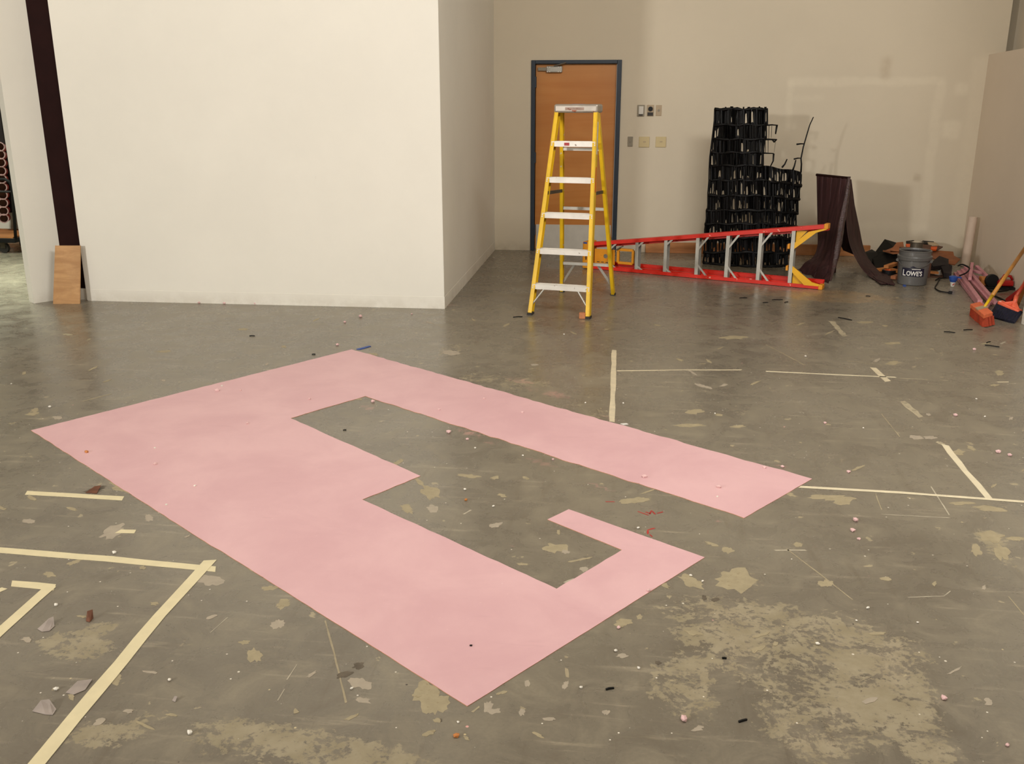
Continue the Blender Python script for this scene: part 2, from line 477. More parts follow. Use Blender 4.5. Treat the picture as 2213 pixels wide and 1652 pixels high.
# floor: one sheet with a wear map (worn-through coating, pink dust, brown dust)
def build_floor():
    X = np.arange(-10.0, 5.6, 0.04); Y = np.arange(-4.6, 12.6, 0.04)
    gx, gy = np.meshgrid(X, Y)
    nx, ny = len(X), len(Y)
    co = np.stack([gx, gy, np.zeros_like(gx)], -1).reshape(-1, 3)
    idx = np.arange(nx * ny).reshape(ny, nx)
    fs = np.stack([idx[:-1, :-1], idx[:-1, 1:], idx[1:, 1:], idx[1:, :-1]], -1).reshape(-1, 4)
    me = bpy.data.meshes.new('floor')
    me.vertices.add(len(co)); me.vertices.foreach_set('co', co.ravel().astype(np.float32))
    me.loops.add(fs.size); me.loops.foreach_set('vertex_index', fs.ravel().astype(np.int32))
    me.polygons.add(len(fs)); me.polygons.foreach_set('loop_start', (np.arange(len(fs)) * 4).astype(np.int32))
    me.update(calc_edges=True); me.validate()
    R = np.full(len(co), -0.12); G = np.full(len(co), -0.6); B = np.full(len(co), -0.6)
    def blob(arr, px, py, wpx, hpx, amt, rot=0.0):
        c = F(px, py); ex = (F(px + wpx, py) - F(px - wpx, py)).length / 2
        ey = (F(px, py - hpx) - F(px, py + hpx)).length / 2
        a = YAW * -1 + rot
        dx, dy = co[:, 0] - c.x, co[:, 1] - c.y
        u = (dx * math.cos(a) + dy * math.sin(a)) / ex; v = (-dx * math.sin(a) + dy * math.cos(a)) / ey
        d = np.sqrt(u * u + v * v)
        k = np.clip(1.25 - d, 0, 1) / 0.6
        arr[:] = np.maximum(arr, -0.6 + (amt + 0.6) * np.clip(k, 0, 1)) if arr is not R else np.maximum(arr, -0.12 + (amt + 0.12) * np.clip(k, 0, 1))
    for b in [(1720, 1400, 330, 120, .55), (1560, 1330, 190, 60, .50), (1480, 1480, 100, 90, .55), (1900, 1500, 150, 120, .66), (1760, 1560, 150, 110, .52), (1990, 1610, 90, 60, .62),
              (620, 1610, 260, 55, .62), (820, 1640, 160, 40, .60), (230, 1590, 110, 40, .52), (330, 1545, 80, 25, .48), (160, 1395, 110, 34, .62), (215, 1360, 50, 20, .52),
              (1600, 1250, 70, 28, .45), (2150, 1170, 50, 26, .55), (2170, 1210, 35, 34, .42), (440, 1400, 80, 40, .30),
              (1130, 830, 90, 18, .42), (1040, 815, 60, 14, .46), (1240, 880, 70, 16, .36), (985, 755, 45, 20, .42), (1290, 895, 40, 16, .42),
              (1590, 890, 45, 14, .30), (1500, 870, 30, 12, .40), (1930, 820, 60, 14, .25), (1330, 815, 120, 10, .25), (1140, 690, 60, 8, .38), (1280, 700, 40, 6, .36),
              (250, 1060, 50, 20, .40), (80, 900, 60, 14, .36), (300, 860, 60, 12, .32), (60, 985, 50, 10, .36), (460, 835, 60, 9, .30), (350, 760, 30, 5, .40),
              (940, 1070, 30, 20, .3), (900, 1120, 60, 20, .28), (1450, 930, 30, 10, .36), (1800, 1000, 60, 20, .26), (1300, 1140, 60, 16, .26)]:
        blob(R, *b)
    for b in [(1010, 935, 60, 7, .42), (1060, 955, 60, 8, .36), (1170, 1000, 70, 8, .44), (1290, 1050, 70, 7, .42), (1380, 1092, 60, 7, .36), (790, 880, 40, 6, .38), (1180, 848, 90, 10, .36), (1120, 822, 60, 8, .3), (1320, 905, 60, 7, .3), (960, 860, 30, 5, .3),
              (1700, 1012, 50, 8, .34), (1540, 1122, 50, 7, .32), (1105, 1180, 24, 9, .34), (1170, 1150, 20, 6, .3), (1770, 1055, 40, 6, .36), (1760, 1180, 30, 6, .3), (970, 660, 30, 5, .36)]:
        blob(G, *b, -.54)
    for b in [(1800, 640, 150, 18, .45), (1650, 630, 120, 12, .35), (1920, 650, 120, 12, .3), (1500, 640, 150, 14, .15), (1990, 690, 120, 12, .1), (1230, 660, 120, 14, .12), (1060, 620, 40, 14, .1), (1400, 700, 200, 14, -.05)]:
        blob(B, *b)
    att = me.color_attributes.new('wear', 'FLOAT_COLOR', 'POINT')
    att.data.foreach_set('color', np.stack([R, G, B, np.ones(len(co))], -1).ravel().astype(np.float32))
    me.materials.append(M['floor'])
    o = bpy.data.objects.new('floor', me); COL.objects.link(o)
    return struct(o)
floor = build_floor()

struct(MB().box((-10, -4.6, TOP), (5.6, 12.6, TOP + .12)).build('ceiling', 'ceiling'))
struct(MB().box((-10, -4.75, 0), (5.6, -4.6, TOP)).build('wall_front', 'outer'))
# white wall block: a face towards us and a side face into the alcove
wl = MB().box((-4.712, YL, 0), (XB, YB + .2, TOP)).build('wall_left', 'wall_white', bevel=0.006)
struct(wl)
bb = MB().box((-4.70, YL - .002, 0), (XB + .002, YL, .105)).build('baseboard_left', 'wall_white')
struct(bb)
struct(MB().box((XB, YL, 0), (XB + .002, YB, .105)).build('baseboard_side', 'wall_white'))
# back wall with door opening (x -.96 .. -.02, z .. 2.155)
DX0, DX1, DZ = -0.955, -0.018, 2.150
bw = MB()
bw.box((XB, YB, 0), (DX0, YB + .2, TOP)).box((DX1, YB, 0), (4.19, YB + .2, TOP)).box((DX0, YB, DZ), (DX1, YB + .2, TOP))
struct(bw.build('wall_back', 'wall_back'))
# low partition on the right, a little turned, its top at 2.2 m
rw = MB()
pa, pb = Vector((4.02, YB, 0)), Vector((3.66, 7.45, 0))
rw.prism([pa, pb, pb + Vector((.10, 0, 0)), pa + Vector((.10, 0, 0))], (0, 0, 2.225))
struct(rw.build('wall_right', 'wall_tan'))
struct(MB().box((4.33, 5, 0), (4.45, YB + .7, TOP)).build('wall_far_right', 'wall_back'))
struct(MB().box((4.19, YB + .55, 0), (4.33, YB + .7, TOP)).build('slot_shade_1', 'dark_spot'))  # back of the open slot, coloured dark to stand in for its shade
# nearer wall end at the right edge of the view
struct(MB().box((3.292, 5.6, 0), (3.66, 7.735, TOP)).build('wall_right_end', 'wall_white', bevel=0.004))
struct(MB().box((5.45, -4.6, 0), (5.6, 12.6, TOP)).build('wall_side_right', 'outer'))
# angled wall piece with the opening to the next room
ja = Vector((-4.90, 7.915, 0)); jb = Vector((-5.112, 7.632, 0))
dv = (ja - jb).normalized(); nv = Vector((-dv.y, dv.x, 0))
al = MB()
al.prism([ja, jb, jb + nv * .11, ja + nv * .11], (0, 0, TOP))
jc = jb - dv * 1.3
hd = P(8, 151, 7.6).z
al.prism([jb + Vector((0, 0, hd)), jc + Vector((0, 0, hd)), jc + nv * .11 + Vector((0, 0, hd)), jb + nv * .11 + Vector((0, 0, hd))], (0, 0, TOP - hd))
jd = jc - dv * 6.0
al.prism([jc, jd, jd + nv * .11, jc + nv * .11], (0, 0, TOP))
struct(al.build('wall_far_left', 'wall_white'))
# next room
struct(MB().box((-10, 11.55, 0), (-4.75, 11.7, TOP)).build('wall_next_room', 'wall_white'))
struct(MB().box((-10.12, -4.6, 0), (-10, 11.7, TOP)).build('wall_side_left', 'outer'))

# steel column in the gap at the left end of the white wall
col = thing('steel_column', (-4.83, 7.95, 0), 'tall dark maroon steel column in the gap left of the big white wall', 'column')
MB().box((-4.945, 7.86, .10), (-4.714, 7.885, 4.98)).build('flange', 'maroon_steel', col)
MB().box((-4.838, 7.885, .10), (-4.822, 8.06, 4.98)).build('web', 'maroon_steel', col)
MB().box((-4.945, 8.06, .10), (-4.714, 8.085, 4.98)).build('rear_flange', 'maroon_steel', col)
MB().box((-4.95, 7.84, 0), (-4.7125, 8.11, .10)).build('base_block', 'wall_white', col)['label'] = 'pale plinth under the steel column'

# ---------------------------------------------------------------- door
dr = thing('door_1', (-0.487, YB, 0), None, None); dr['kind'] = 'structure'
leaf = MB().box((DX0 + .004, YB + .035, .012), (DX1 - .004, YB + .08, DZ - .004)).build('door_panel', 'door_wood', dr)
fr = MB()
fr.box((-1.002, YB - .022, 0), (DX0, YB + .10, 2.19)).box((DX1, YB - .022, 0), (.034, YB + .10, 2.19)).box((DX0, YB - .022, DZ), (DX1, YB + .10, 2.19))
fr.build('door_frame', 'frame_blue', dr, bevel=0.004)
MB().box((-.938, YB + .028, .02), (-.035, YB + .035, .312)).build('kick_plate', 'white_plastic', dr)
cl = MB().box((-.83, YB - .012, 2.055), (-.645, YB + .035, 2.125)).build('door_closer', 'grey_metal', dr, bevel=0.01)
MB().box((-.925, YB + .002, 2.075), (-.83, YB + .03, 2.112)).build('closer_spring_tube', 'plate_grey', cl)
MB().bar((-.74, YB - .016, 2.125), (-.60, YB - .03, 2.162), .03, .012).build('closer_arm', 'dark_metal', cl)
sc = MB()
for sx in (-.815, -.79, -.69, -.665):
    for sz in (2.064, 2.113): sc.box((sx - .006, YB - .016, sz - .005), (sx + .006, YB - .012, sz + .005))
sc.build('closer_screw', 'white', cl)['kind'] = 'stuff'
for hz in (1.95, 1.1, .25):
    MB().box((DX0 - .006, YB - .026, hz - .06), (DX0 + .012, YB + .03, hz + .06)).build('hinge', 'frame_blue', dr)

# ---------------------------------------------------------------- wall plates beside the door
def plate(name, px, py, wd, ht, m, label, cat, dep=.012):
    c = P(px, py, YB)
    t = thing(name, (c.x, YB, c.z), label, cat)
    MB().box((c.x - wd / 2, YB - dep, c.z - ht / 2), (c.x + wd / 2, YB, c.z + ht / 2)).build('cover_plate', m, t, bevel=0.003)
    return t, c
t, c = plate('thermostat', 1385, 239, .078, .125, 'plate_grey', 'grey rimmed box with a white face, upper left of the wall controls', 'thermostat', .02)
MB().box((c.x - .026, YB - .032, c.z - .042), (c.x + .03, YB - .02, c.z + .048)).build('white_cover', 'white_plastic', t, bevel=.006)
MB().box((c.x - .022, YB - .034, c.z - .052), (c.x + .022, YB - .02, c.z - .045)).build('grille_slot', 'rubber', t)
t, c = plate('key_switch', 1405.5, 239, .078, .125, 'plate_tan', 'wall control plate with a round black knob, middle of the upper three', 'switch')
MB().tube([(c.x, YB - .012, c.z + .018), (c.x, YB - .034, c.z + .018)], .026, 16).build('knob', 'black_matt', t)
MB().box((c.x - .032, YB - .016, c.z - .058), (c.x + .032, YB - .012, c.z - .02)).build('lower_panel', 'rubber', t)
t, c = plate('blank_plate', 1423.5, 239, .066, .12, 'plate_tan', 'blank beige plate, right one of the upper three beside the door', 'wall plate', .006)
MB().tube([(c.x, YB - .006, c.z), (c.x, YB - .009, c.z)], .014, 12).build('screw_cap', 'plate_grey', t)
t, c = plate('light_switch', 1362, 306, .058, .11, 'plate_grey', 'narrow grey metal switch plate next to the blue door frame', 'switch')
MB().box((c.x - .005, YB - .024, c.z - .01), (c.x + .005, YB - .012, c.z + .012)).build('toggle', 'plate_grey', t)
t, c = plate('outlet_cover', 1392, 307, .12, .118, 'plate_ivory', 'square ivory wall plate, left of the ivory pair', 'wall plate')
MB().box((c.x - .012, YB - .017, c.z - .004), (c.x + .018, YB - .012, c.z + .008)).build('toggle', 'plate_tan', t)
t, c = plate('outlet_cover', 1428, 307, .12, .118, 'plate_ivory', 'square ivory wall plate, right of the ivory pair', 'wall plate')
MB().box((c.x - .012, YB - .017, c.z - .002), (c.x + .018, YB - .012, c.z + .010)).build('toggle', 'plate_tan', t)

# ---------------------------------------------------------------- timber along the back wall
pk = MB()
x0, x1 = P(1395, 540, YB - .05).x, P(1880, 550, YB - .05).x
pk.box((x0, YB - .045, 0), (x1, YB - .004, .125))
o = pk.build('timber_plank', 'plank_wood', bevel=.004, origin=((x0 + x1) / 2, YB - .02, 0))
tag(o, 'long knotty pine plank on edge along the foot of the back wall', 'plank')

# ================================================================ PINK FLOOR SHAPE
def jag(poly, amps, step=.05):
    out = []
    n = len(poly)
    for i in range(n):
        a, b = poly[i], poly[(i + 1) % n]; am = amps[i]
        L = (b - a).length; k = max(1, int(L / step))
        nrm = Vector((-(b - a).y, (b - a).x, 0)).normalized()
        for j in range(k):
            p = a.lerp(b, j / k)
            if j > 0: p = p + nrm * random.uniform(-am, am)
            out.append(p)
    return out
pk_px = [(67, 931), (760, 756), (1755, 1036), (1608, 1121), (790, 857), (628, 905), (909, 1030), (783, 1081), (1203, 1274), (1344, 1190), (1183, 1124), (1229, 1102), (1523, 1206), (1010, 1528), (478, 1192), (455, 1180)]
amps = [.003, .007, .001, .006, .004, .003, .003, .002, .003, .001, .001, .001, .001, .001, .01, .002]
pp = MB().prism(jag([F(*p) for p in pk_px], amps), (0, 0, .0022), 0, 1)
o = pp.build('pink_floor_shape', ['pink', 'pink_edge'], origin=F(900, 1000))
tag(o, 'big flat pink angular shape laid out on the grey concrete floor', 'floor marking')

# ================================================================ MASKING TAPE
def strip(name, pts, wd, m, label=None, cat='tape', parent=None, z=.0004, thick=.0007, rag=.15, step=.12, width_px=None):
    """a flat strip along floor points (pixels), ragged edges"""
    w3 = [F(*p) for p in pts]
    path = []
    for a, b in zip(w3, w3[1:]):
        k = max(2, int((b - a).length / step))
        path += [a.lerp(b, j / k) for j in range(k)]
    path.append(w3[-1])
    Lp, Rp = [], []
    for i, p in enumerate(path):
        d = (path[min(i + 1, len(path) - 1)] - path[max(i - 1, 0)]).normalized()
        nrm = Vector((-d.y, d.x, 0))
        e = d * (random.uniform(-1, 1) * wd * .3 if i in (0, len(path) - 1) else 0)
        Lp.append(p + nrm * wd / 2 * (1 + random.uniform(-rag, rag * .3)) + e)
        Rp.append(p - nrm * wd / 2 * (1 + random.uniform(-rag, rag * .3)) - e)
    mb = MB()
    n = len(path)
    zz = Vector((0, 0, z)); zt = Vector((0, 0, z + thick))
    vs = [p + zz for p in Lp] + [p + zz for p in Rp] + [p + zt for p in Lp] + [p + zt for p in Rp]
    fs = []
    for i in range(n - 1):
        fs += [(2 * n + i, 2 * n + i + 1, 3 * n + i + 1, 3 * n + i), (i, n + i, n + i + 1, i + 1), (i, i + 1, 2 * n + i + 1, 2 * n + i), (n + i, 3 * n + i, 3 * n + i + 1, n + i + 1)]
    fs += [(0, 2 * n, 3 * n, n), (n - 1, 2 * n - 1, 4 * n - 1, 3 * n - 1)]
    mb.add(vs, fs)
    o = mb.build(name, m, parent, origin=(path[n // 2] if parent is None else None))
    if label: tag(o, label, cat)
    return o
strip('masking_tape', [(-40, 1187), (235, 1209), (466, 1231)], .046, 'tape', 'cream tape from the left edge toward the pink shape, upper arm of the corner')
strip('masking_tape', [(455, 1212), (345, 1332), (160, 1555), (40, 1700)], .050, 'tape', 'long cream tape running down left to the bottom edge, lower arm of the corner', z=.0012)
strip('masking_tape', [(368, 1302), (395, 1270)], .018, 'tape', 'short torn sliver of tape hanging beside the long lower tape')
strip('masking_tape', [(25, 1262), (119, 1270)], .046, 'tape', 'short cream tape at far left, top arm of the inner corner')
strip('masking_tape', [(112, 1266), (40, 1330), (-40, 1402)], .046, 'tape', 'cream tape at far left, slanting arm of the inner corner', z=.0012)
strip('masking_tape', [(-30, 1290), (10, 1272)], .030, 'tape', 'small torn tape scrap at the left edge above the inner corner')
strip('masking_tape', [(56, 1066), (150, 1071), (266, 1078)], .046, 'tape', 'short cream tape strip left of the pink shape, lying by itself')
strip('masking_tape', [(255, 1149), (292, 1150)], .034, 'tape', 'tiny cream tape piece below the short tape strip at left')
strip('masking_tape', [(1327, 757), (1325, 830), (1322, 912)], .036, 'tape_old', 'worn grey tape running from the yellow ladder side to the pink shape', rag=.3)
strip('masking_tape', [(1333, 802), (1470, 800), (1603, 800)], .022, 'tape_old', 'thin pale tape line, left half of the far horizontal line', rag=.4)
strip('masking_tape', [(1655, 803), (1800, 810), (1936, 816)], .022, 'tape_pale', 'thin cream tape line, right half of the far horizontal line', rag=.3)
strip('masking_tape', [(1887, 795), (1918, 825)], .046, 'tape_old', 'short tape crossing the right end of the far tape line', rag=.3)
strip('masking_tape', [(2041, 962), (2085, 1018), (2138, 1078)], .036, 'tape_pale', 'cream tape slanting down to the right tape line near the right edge', rag=.3)
strip('masking_tape', [(1728, 1053), (1950, 1066), (2138, 1080), (2260, 1089)], .026, 'tape_pale', 'long cream tape from the right tip of the pink shape to the right edge', z=.0012, rag=.2)
# tape residue and scratches belong to the floor
for pts, wd, m in [([(1945, 818), (2005, 821)], .012, 'tape_faint'), ([(2030, 822), (2050, 823)], .012, 'tape_faint'), ([(2155, 826), (2180, 826)], .018, 'tape_old'),
                   ([(1798, 695), (1826, 727)], .050, 'tape_faint'), ([(1950, 868), (1990, 902)], .046, 'tape_faint'), ([(2025, 955), (2040, 962)], .03, 'tape_faint')]:
    strip('tape_residue', pts, wd, m, parent=floor, rag=.4, step=.05, thick=.0003)
for pts, wd, m in [([(1892, 1067), (1905, 1102)], .006, 'scratch'), ([(2012, 1052), (2052, 1114)], .007, 'scratch_white'), ([(1700, 1187), (1770, 1240), (1842, 1297)], .007, 'scratch'),
                   ([(1674, 1190), (1742, 1190)], .012, 'scratch_white'), ([(703, 1342), (722, 1412), (748, 1520)], .007, 'scratch'), ([(1905, 1112), (2052, 1120)], .006, 'scratch_white'),
                   ([(1962, 1292), (2040, 1289), (2054, 1278)], .005, 'scratch_white'), ([(455, 1368), (492, 1335)], .004, 'scratch_white'), ([(620, 1470), (642, 1437)], .004, 'scratch_white'),
                   ([(600, 1515), (615, 1490)], .004, 'scratch_white'), ([(1655, 745), (1740, 790)], .010, 'scratch'), ([(1830, 780), (1905, 790)], .010, 'scratch'), ([(178, 868), (240, 852)], .014, 'scratch'),
                   ([(1225, 1445), (1226, 1465)], .012, 'scratch'), ([(1020, 1540), (1036, 1528)], .010, 'scratch'), ([(1220, 1260), (1240, 1252)], .012, 'scratch_white'), ([(1002, 1112), (1018, 1103)], .010, 'scratch_white'),
                   ([(1905, 895), (1945, 945)], .006, 'scratch'), ([(2180, 1290), (2213, 1330)], .005, 'scratch')]:
    strip('scratch', pts, wd, m, parent=floor, rag=.5, step=.05, thick=.0002)
# bare patches where the coating has come off
nblot = [0]
def blotch(px, py, wp, hp, m='bare', tilt=0.0, k=24, ragged=.46):
    nblot[0] += 1; zb = .00015 + nblot[0] * .000006
    pts = []; ph = random.uniform(0, 6)
    for i in range(k):
        a = 2 * math.pi * i / k
        r = 1 + ragged * (0.6 * math.sin(2 * a + ph) + 0.4 * math.sin(5 * a + 2 * ph)) * .6 + random.uniform(-ragged, ragged) * .5
        x, y = math.cos(a) * wp / 2 * r, math.sin(a) * hp / 2 * r
        pts.append(F(px + x * math.cos(tilt) - y * math.sin(tilt), py + x * math.sin(tilt) + y * math.cos(tilt)) + Vector((0, 0, .00005)))
    MB().prism(pts, (0, 0, zb)).build('bare_patch' if m != 'dark_spot' else 'dark_stain', m, floor)
for b in [(245, 1148, 60, 22, 'bare_grey', -.5), (62, 1127, 26, 11, 'bare_grey'), (322, 1120, 20, 13, 'bare_grey'), (107, 1242, 26, 10, 'bare'), (455, 1255, 62, 22, 'bare_grey', .2), (582, 1272, 30, 12, 'bare', -.1),
          (612, 1305, 36, 16, 'bare', -.5), (600, 1350, 26, 20, 'bare_grey', -.4), (550, 1417, 34, 30, 'bare', .5), (528, 1389, 20, 10, 'bare'), (160, 1216, 28, 9, 'bare', -.3), (252, 1470, 18, 26, 'bare', .5),
          (780, 1478, 44, 24, 'bare_grey', .2), (785, 1515, 36, 10, 'bare_grey', .1), (922, 1505, 60, 64, 'bare', .5), (945, 1522, 44, 46, 'bare', .2), (1055, 1528, 16, 28, 'bare_grey', .3), (1068, 1538, 26, 12, 'bare_grey'),
          (1310, 1540, 14, 12, 'bare_grey'), (1350, 1345, 34, 14, 'bare', .1), (1382, 1334, 14, 9, 'bare'), (1590, 1253, 92, 44, 'bare', .15), (1495, 1258, 56, 20, 'bare', .35), (1785, 1262, 30, 16, 'bare'),
          (1573, 1190, 24, 13, 'bare'), (1725, 1178, 22, 9, 'bare'), (1795, 1076, 90, 12, 'bare'), (1822, 1084, 34, 18, 'bare'), (2140, 1100, 76, 10, 'bare', .06), (2080, 1088, 50, 8, 'bare'), (1705, 1068, 30, 8, 'bare', .3),
          (930, 1065, 44, 24, 'bare', .5), (905, 1040, 30, 9, 'bare', .7), (935, 1100, 26, 14, 'bare_grey'), (1012, 1029, 44, 8, 'bare', .05), (1072, 1135, 24, 11, 'bare_grey', -.3), (1200, 1185, 46, 20, 'bare', .1), (1222, 1193, 16, 9, 'bare_grey'),
          (1370, 1082, 60, 13, 'bare', -.15), (1070, 1033, 16, 8, 'bare'), (880, 1100, 30, 16, 'bare', .3), (860, 1000, 26, 8, 'bare', -.4), (1130, 1220, 22, 6, 'bare', .1), (1255, 1210, 50, 5, 'bare', -.2), (1262, 1231, 18, 10, 'bare_grey', .4),
          (1490, 920, 60, 7, 'bare'), (1595, 922, 30, 6, 'bare'), (1500, 890, 40, 10, 'bare'), (1585, 730, 50, 8, 'bare'), (1930, 742, 30, 5, 'bare'), (1870, 697, 36, 4, 'bare'), (1980, 946, 30, 8, 'bare_grey'), (2010, 946, 26, 7, 'bare_grey'),
          (2072, 978, 28, 11, 'bare'), (1930, 785, 30, 8, 'bare'), (2160, 806, 20, 10, 'bare'), (355, 760, 30, 5, 'bare'), (525, 712, 24, 4, 'bare'), (70, 895, 30, 7, 'bare'), (125, 903, 18, 9, 'bare_grey'), (75, 887, 18, 8, 'bare'),
          (1520, 835, 36, 6, 'bare_grey', .3), (975, 763, 40, 10, 'bare_grey'), (2140, 1160, 60, 22, 'bare', .1), (2165, 1195, 26, 40, 'bare', -.5), (2110, 1190, 24, 22, 'bare'), (2195, 1165, 40, 9, 'bare', .1),
          (1140, 1478, 10, 16, 'bare_grey'), (1128, 1540, 12, 18, 'bare_grey'), (1222, 1482, 12, 18, 'bare_grey', .2), (365, 1100, 16, 6, 'bare'), (200, 1010, 24, 8, 'bare_grey'), (260, 1052, 46, 20, 'bare', .3),
          (775, 1440, 26, 14, 'dark_spot', -.4), (745, 1458, 34, 12, 'dark_spot', -.4), (1522, 1293, 12, 10, 'dark_spot'), (1545, 1297, 18, 8, 'dark_spot'), (1422, 1433, 12, 9, 'dark_spot'), (950, 1558, 10, 8, 'dark_spot'), (205, 1058, 50, 8, 'dark_spot', -.3),
          (380, 935, 0, 0)]:
    if b[2]: blotch(*b[:4], *(b[4:]))
rr_ = random.Random(21)
for _ in range(110):
    py = 690 + 950 * rr_.random() ** 1.3; px = rr_.uniform(-20, 2230)
    k_ = (py - 300) / 1300
    blotch(px, py, rr_.uniform(10, 34) * (.5 + k_ * .6), rr_.uniform(6, 14) * k_, rr_.choice(['bare', 'bare', 'bare_grey']), rr_.uniform(-.5, .5), 12, .6)
# red marker scribble
for pts in ([(1378, 1106), (1402, 1114)], [(1395, 1107), (1405, 1111)], [(1404, 1112), (1408, 1104), (1416, 1112)], [(1420, 1110), (1433, 1107)], [(1309, 1085), (1328, 1085)], [(1400, 1155), (1400, 1146), (1415, 1142)], [(1404, 1156), (1410, 1161)]):
    strip('red_marker_mark', pts, .008, 'red_marker', parent=floor, rag=.4, step=.03, thick=.0002)

# ================================================================ YELLOW STEPLADDER
FLf, FRf, BLf, BRf = F(1144, 679), F(1274, 689), F(1212, 630), F(1328, 639)
o0 = (FLf + FRf) / 2; rb = (BLf + BRf) / 2
bdir = (rb - o0).normalized(); adir = Vector((bdir.y, -bdir.x, 0))
DEP = (rb - o0).length
def LY(x, y, z): return o0 + adir * x + bdir * y + Vector((0, 0, z))
yl = thing('stepladder', LY(0, DEP / 2, 0), 'yellow fibreglass stepladder standing open in front of the wooden door', 'ladder')
ZT = 1.64
FB = .49    # where the front rails meet the cap, from the front feet
def fr_rail(s, z):          # centre of the front rail at height z
    k = z / ZT
    return LY(s * (.262 - .082 * k), FB * k, z)
def rr_rail(s, z):
    k = z / ZT
    return LY(s * (.258 - .092 * k), DEP - (DEP - FB - .10) * k, z)
def channel(mb, a, b, wd, dp, into, thick=.006):
    """C-shaped rail from a to b: web (dp wide) on the outer side, two flanges turned inward"""
    a, b = Vector(a), Vector(b)
    d = (b - a).normalized(); i = Vector(into) - d * Vector(into).dot(d); i.normalize(); e = d.cross(i).normalized()
    for (ci, ce, wi, we) in ((0, 0, thick, dp), (wd / 2, dp / 2 - thick / 2, wd, thick), (wd / 2, -dp / 2 + thick / 2, wd, thick)):
        q = []
        for c in (a, b):
            c0 = c + i * ci + e * ce
            q += [c0 - i * wi / 2 - e * we / 2, c0 + i * wi / 2 - e * we / 2, c0 + i * wi / 2 + e * we / 2, c0 - i * wi / 2 + e * we / 2]
        mb.hexa(q)
    return mb
for s in (-1, 1):
    channel(MB(), fr_rail(s, .012), fr_rail(s, ZT), .030, .072, adir * -s).build('front_rail', 'yellow', yl)
    channel(MB(), rr_rail(s, .012), rr_rail(s, ZT), .026, .050, adir * -s).build('rear_rail', 'yellow', yl)
    for rail, dp in ((fr_rail, .078), (rr_rail, .056)):
        p = rail(s, 0) - adir * s * .013
        m_ = MB()
        q = [p + adir * x * .021 + bdir * y * dp / 2 for x, y in ((-1, -1), (1, -1), (1, 1), (-1, 1))]
        m_.prism([v + Vector((0, 0, .0)) for v in q], (0, 0, .018))
        ft = m_.build('foot', 'rubber', yl)
for z in (.25, .535, .825, 1.11, 1.40):
    a, b = fr_rail(-1, z) + adir * .004, fr_rail(1, z) - adir * .004
    m_ = MB()
    m_.bar(a, b, .078, .006)                                      # tread
    for yy in (-.036, .036):
        m_.bar(a + bdir * yy + Vector((0, 0, -.018)), b + bdir * yy + Vector((0, 0, -.018)), .005, .042)
    for k in range(5):
        yy = -.026 + k * .013
        m_.bar(a + bdir * yy + Vector((0, 0, .004)), b + bdir * yy + Vector((0, 0, .004)), .004, .003)
    st = m_.build('step', 'step_metal', yl)
    rv = MB()
    for s in (-1, 1):
        for zz in (-.012, -.026):
            p = fr_rail(s, z + zz) - adir * s * .010 - bdir * .036
            rv.box((p.x - .005, p.y - .006, p.z - .004), (p.x + .005, p.y + .002, p.z + .004))
    rv.build('rivet', 'white', st)['kind'] = 'stuff'
    if z > 1.35:
        p = (a + b) / 2 - adir * .055 - bdir * .0395
        MB().prism([p + adir * x * .022 + Vector((0, 0, -.018 + zz * .012)) for x, zz in ((-1, -1), (1, -1), (1, 1), (-1, 1))], bdir * -.001).build('warning_label', 'tool_red', st)
# diagonal braces below the bottom step
for s in (-1, 1):
    MB().tube([fr_rail(s * .52, .235) - bdir * .02, fr_rail(s * .93, .085) - bdir * .02], .007, 8).build('front_brace', 'grey_metal', yl)
    MB().bar(rr_rail(s * .45, .285), rr_rail(s * .93, .09), .004, .022).build('rear_brace', 'grey_metal', yl)
    a, b = fr_rail(s, .985) + bdir * .02, rr_rail(s, .965)
    MB().bar(a - adir * s * .02, b - adir * s * .02, .005, .028).build('spreader', 'dark_metal', yl)
for z, n in ((1.385, 2), (.82, 1), (.30, 1)):
    for k in range(n):
        zz = z - .045 * k
        m_ = MB().bar(rr_rail(-1, zz), rr_rail(1, zz), .026, .005)
        m_.bar(rr_rail(-1, zz) + bdir * -.013 + Vector((0, 0, -.011)), rr_rail(1, zz) + bdir * -.013 + Vector((0, 0, -.011)), .004, .024)
        m_.build('rear_crossbar', 'grey_metal', yl)
# top cap: shallow tray turned upside down
cc = LY(0, FB + .05, 0)
def cap_pt(x, y, z): return cc + adir * x + bdir * y + Vector((0, 0, z))
m_ = MB()
m_.hexa([cap_pt(x, y, z) for z in (1.632, 1.702) for x, y in ((-.188, -.095), (.188, -.095), (.188, .10), (-.188, .10))])
cap = m_.build('top_cap', 'cap_metal', yl, bevel=.016)
MB().hexa([cap_pt(x, y, z) for z in (1.653, 1.676) for x, y in ((-.09, -.0962), (.07, -.0962), (.07, -.095), (-.09, -.095))]).build('worn_sticker', 'sticker', cap)['label'] = 'worn brownish sticker on the front of the cap'
MB().hexa([cap_pt(x, y, z) for z in (1.7018, 1.7028) for x, y in ((-.04, -.07), (.05, -.07), (.06, .0), (-.02, .01))]).build('blue_paint_smear', 'blue', cap)
for x0_, x1_ in ((1.30, 1.56), (1.0, 1.2)):
    a, b = fr_rail(1, x0_), fr_rail(1, x1_)
    MB().bar(a + adir * .0035, b + adir * .0035, .0015, .03, up=bdir).build('side_label', 'white_plastic' if x0_ > 1.2 else 'orange', yl)

# small wood block at the ladder foot
p = F(1258, 690)
o = MB().box((p.x - .026, p.y, 0), (p.x + .026, p.y + .055, .048)).build('wood_block', 'brown_block', bevel=.006, origin=(p.x, p.y + .027, 0))
tag(o, 'small wooden cube on the floor by the yellow ladder foot', 'wood block')

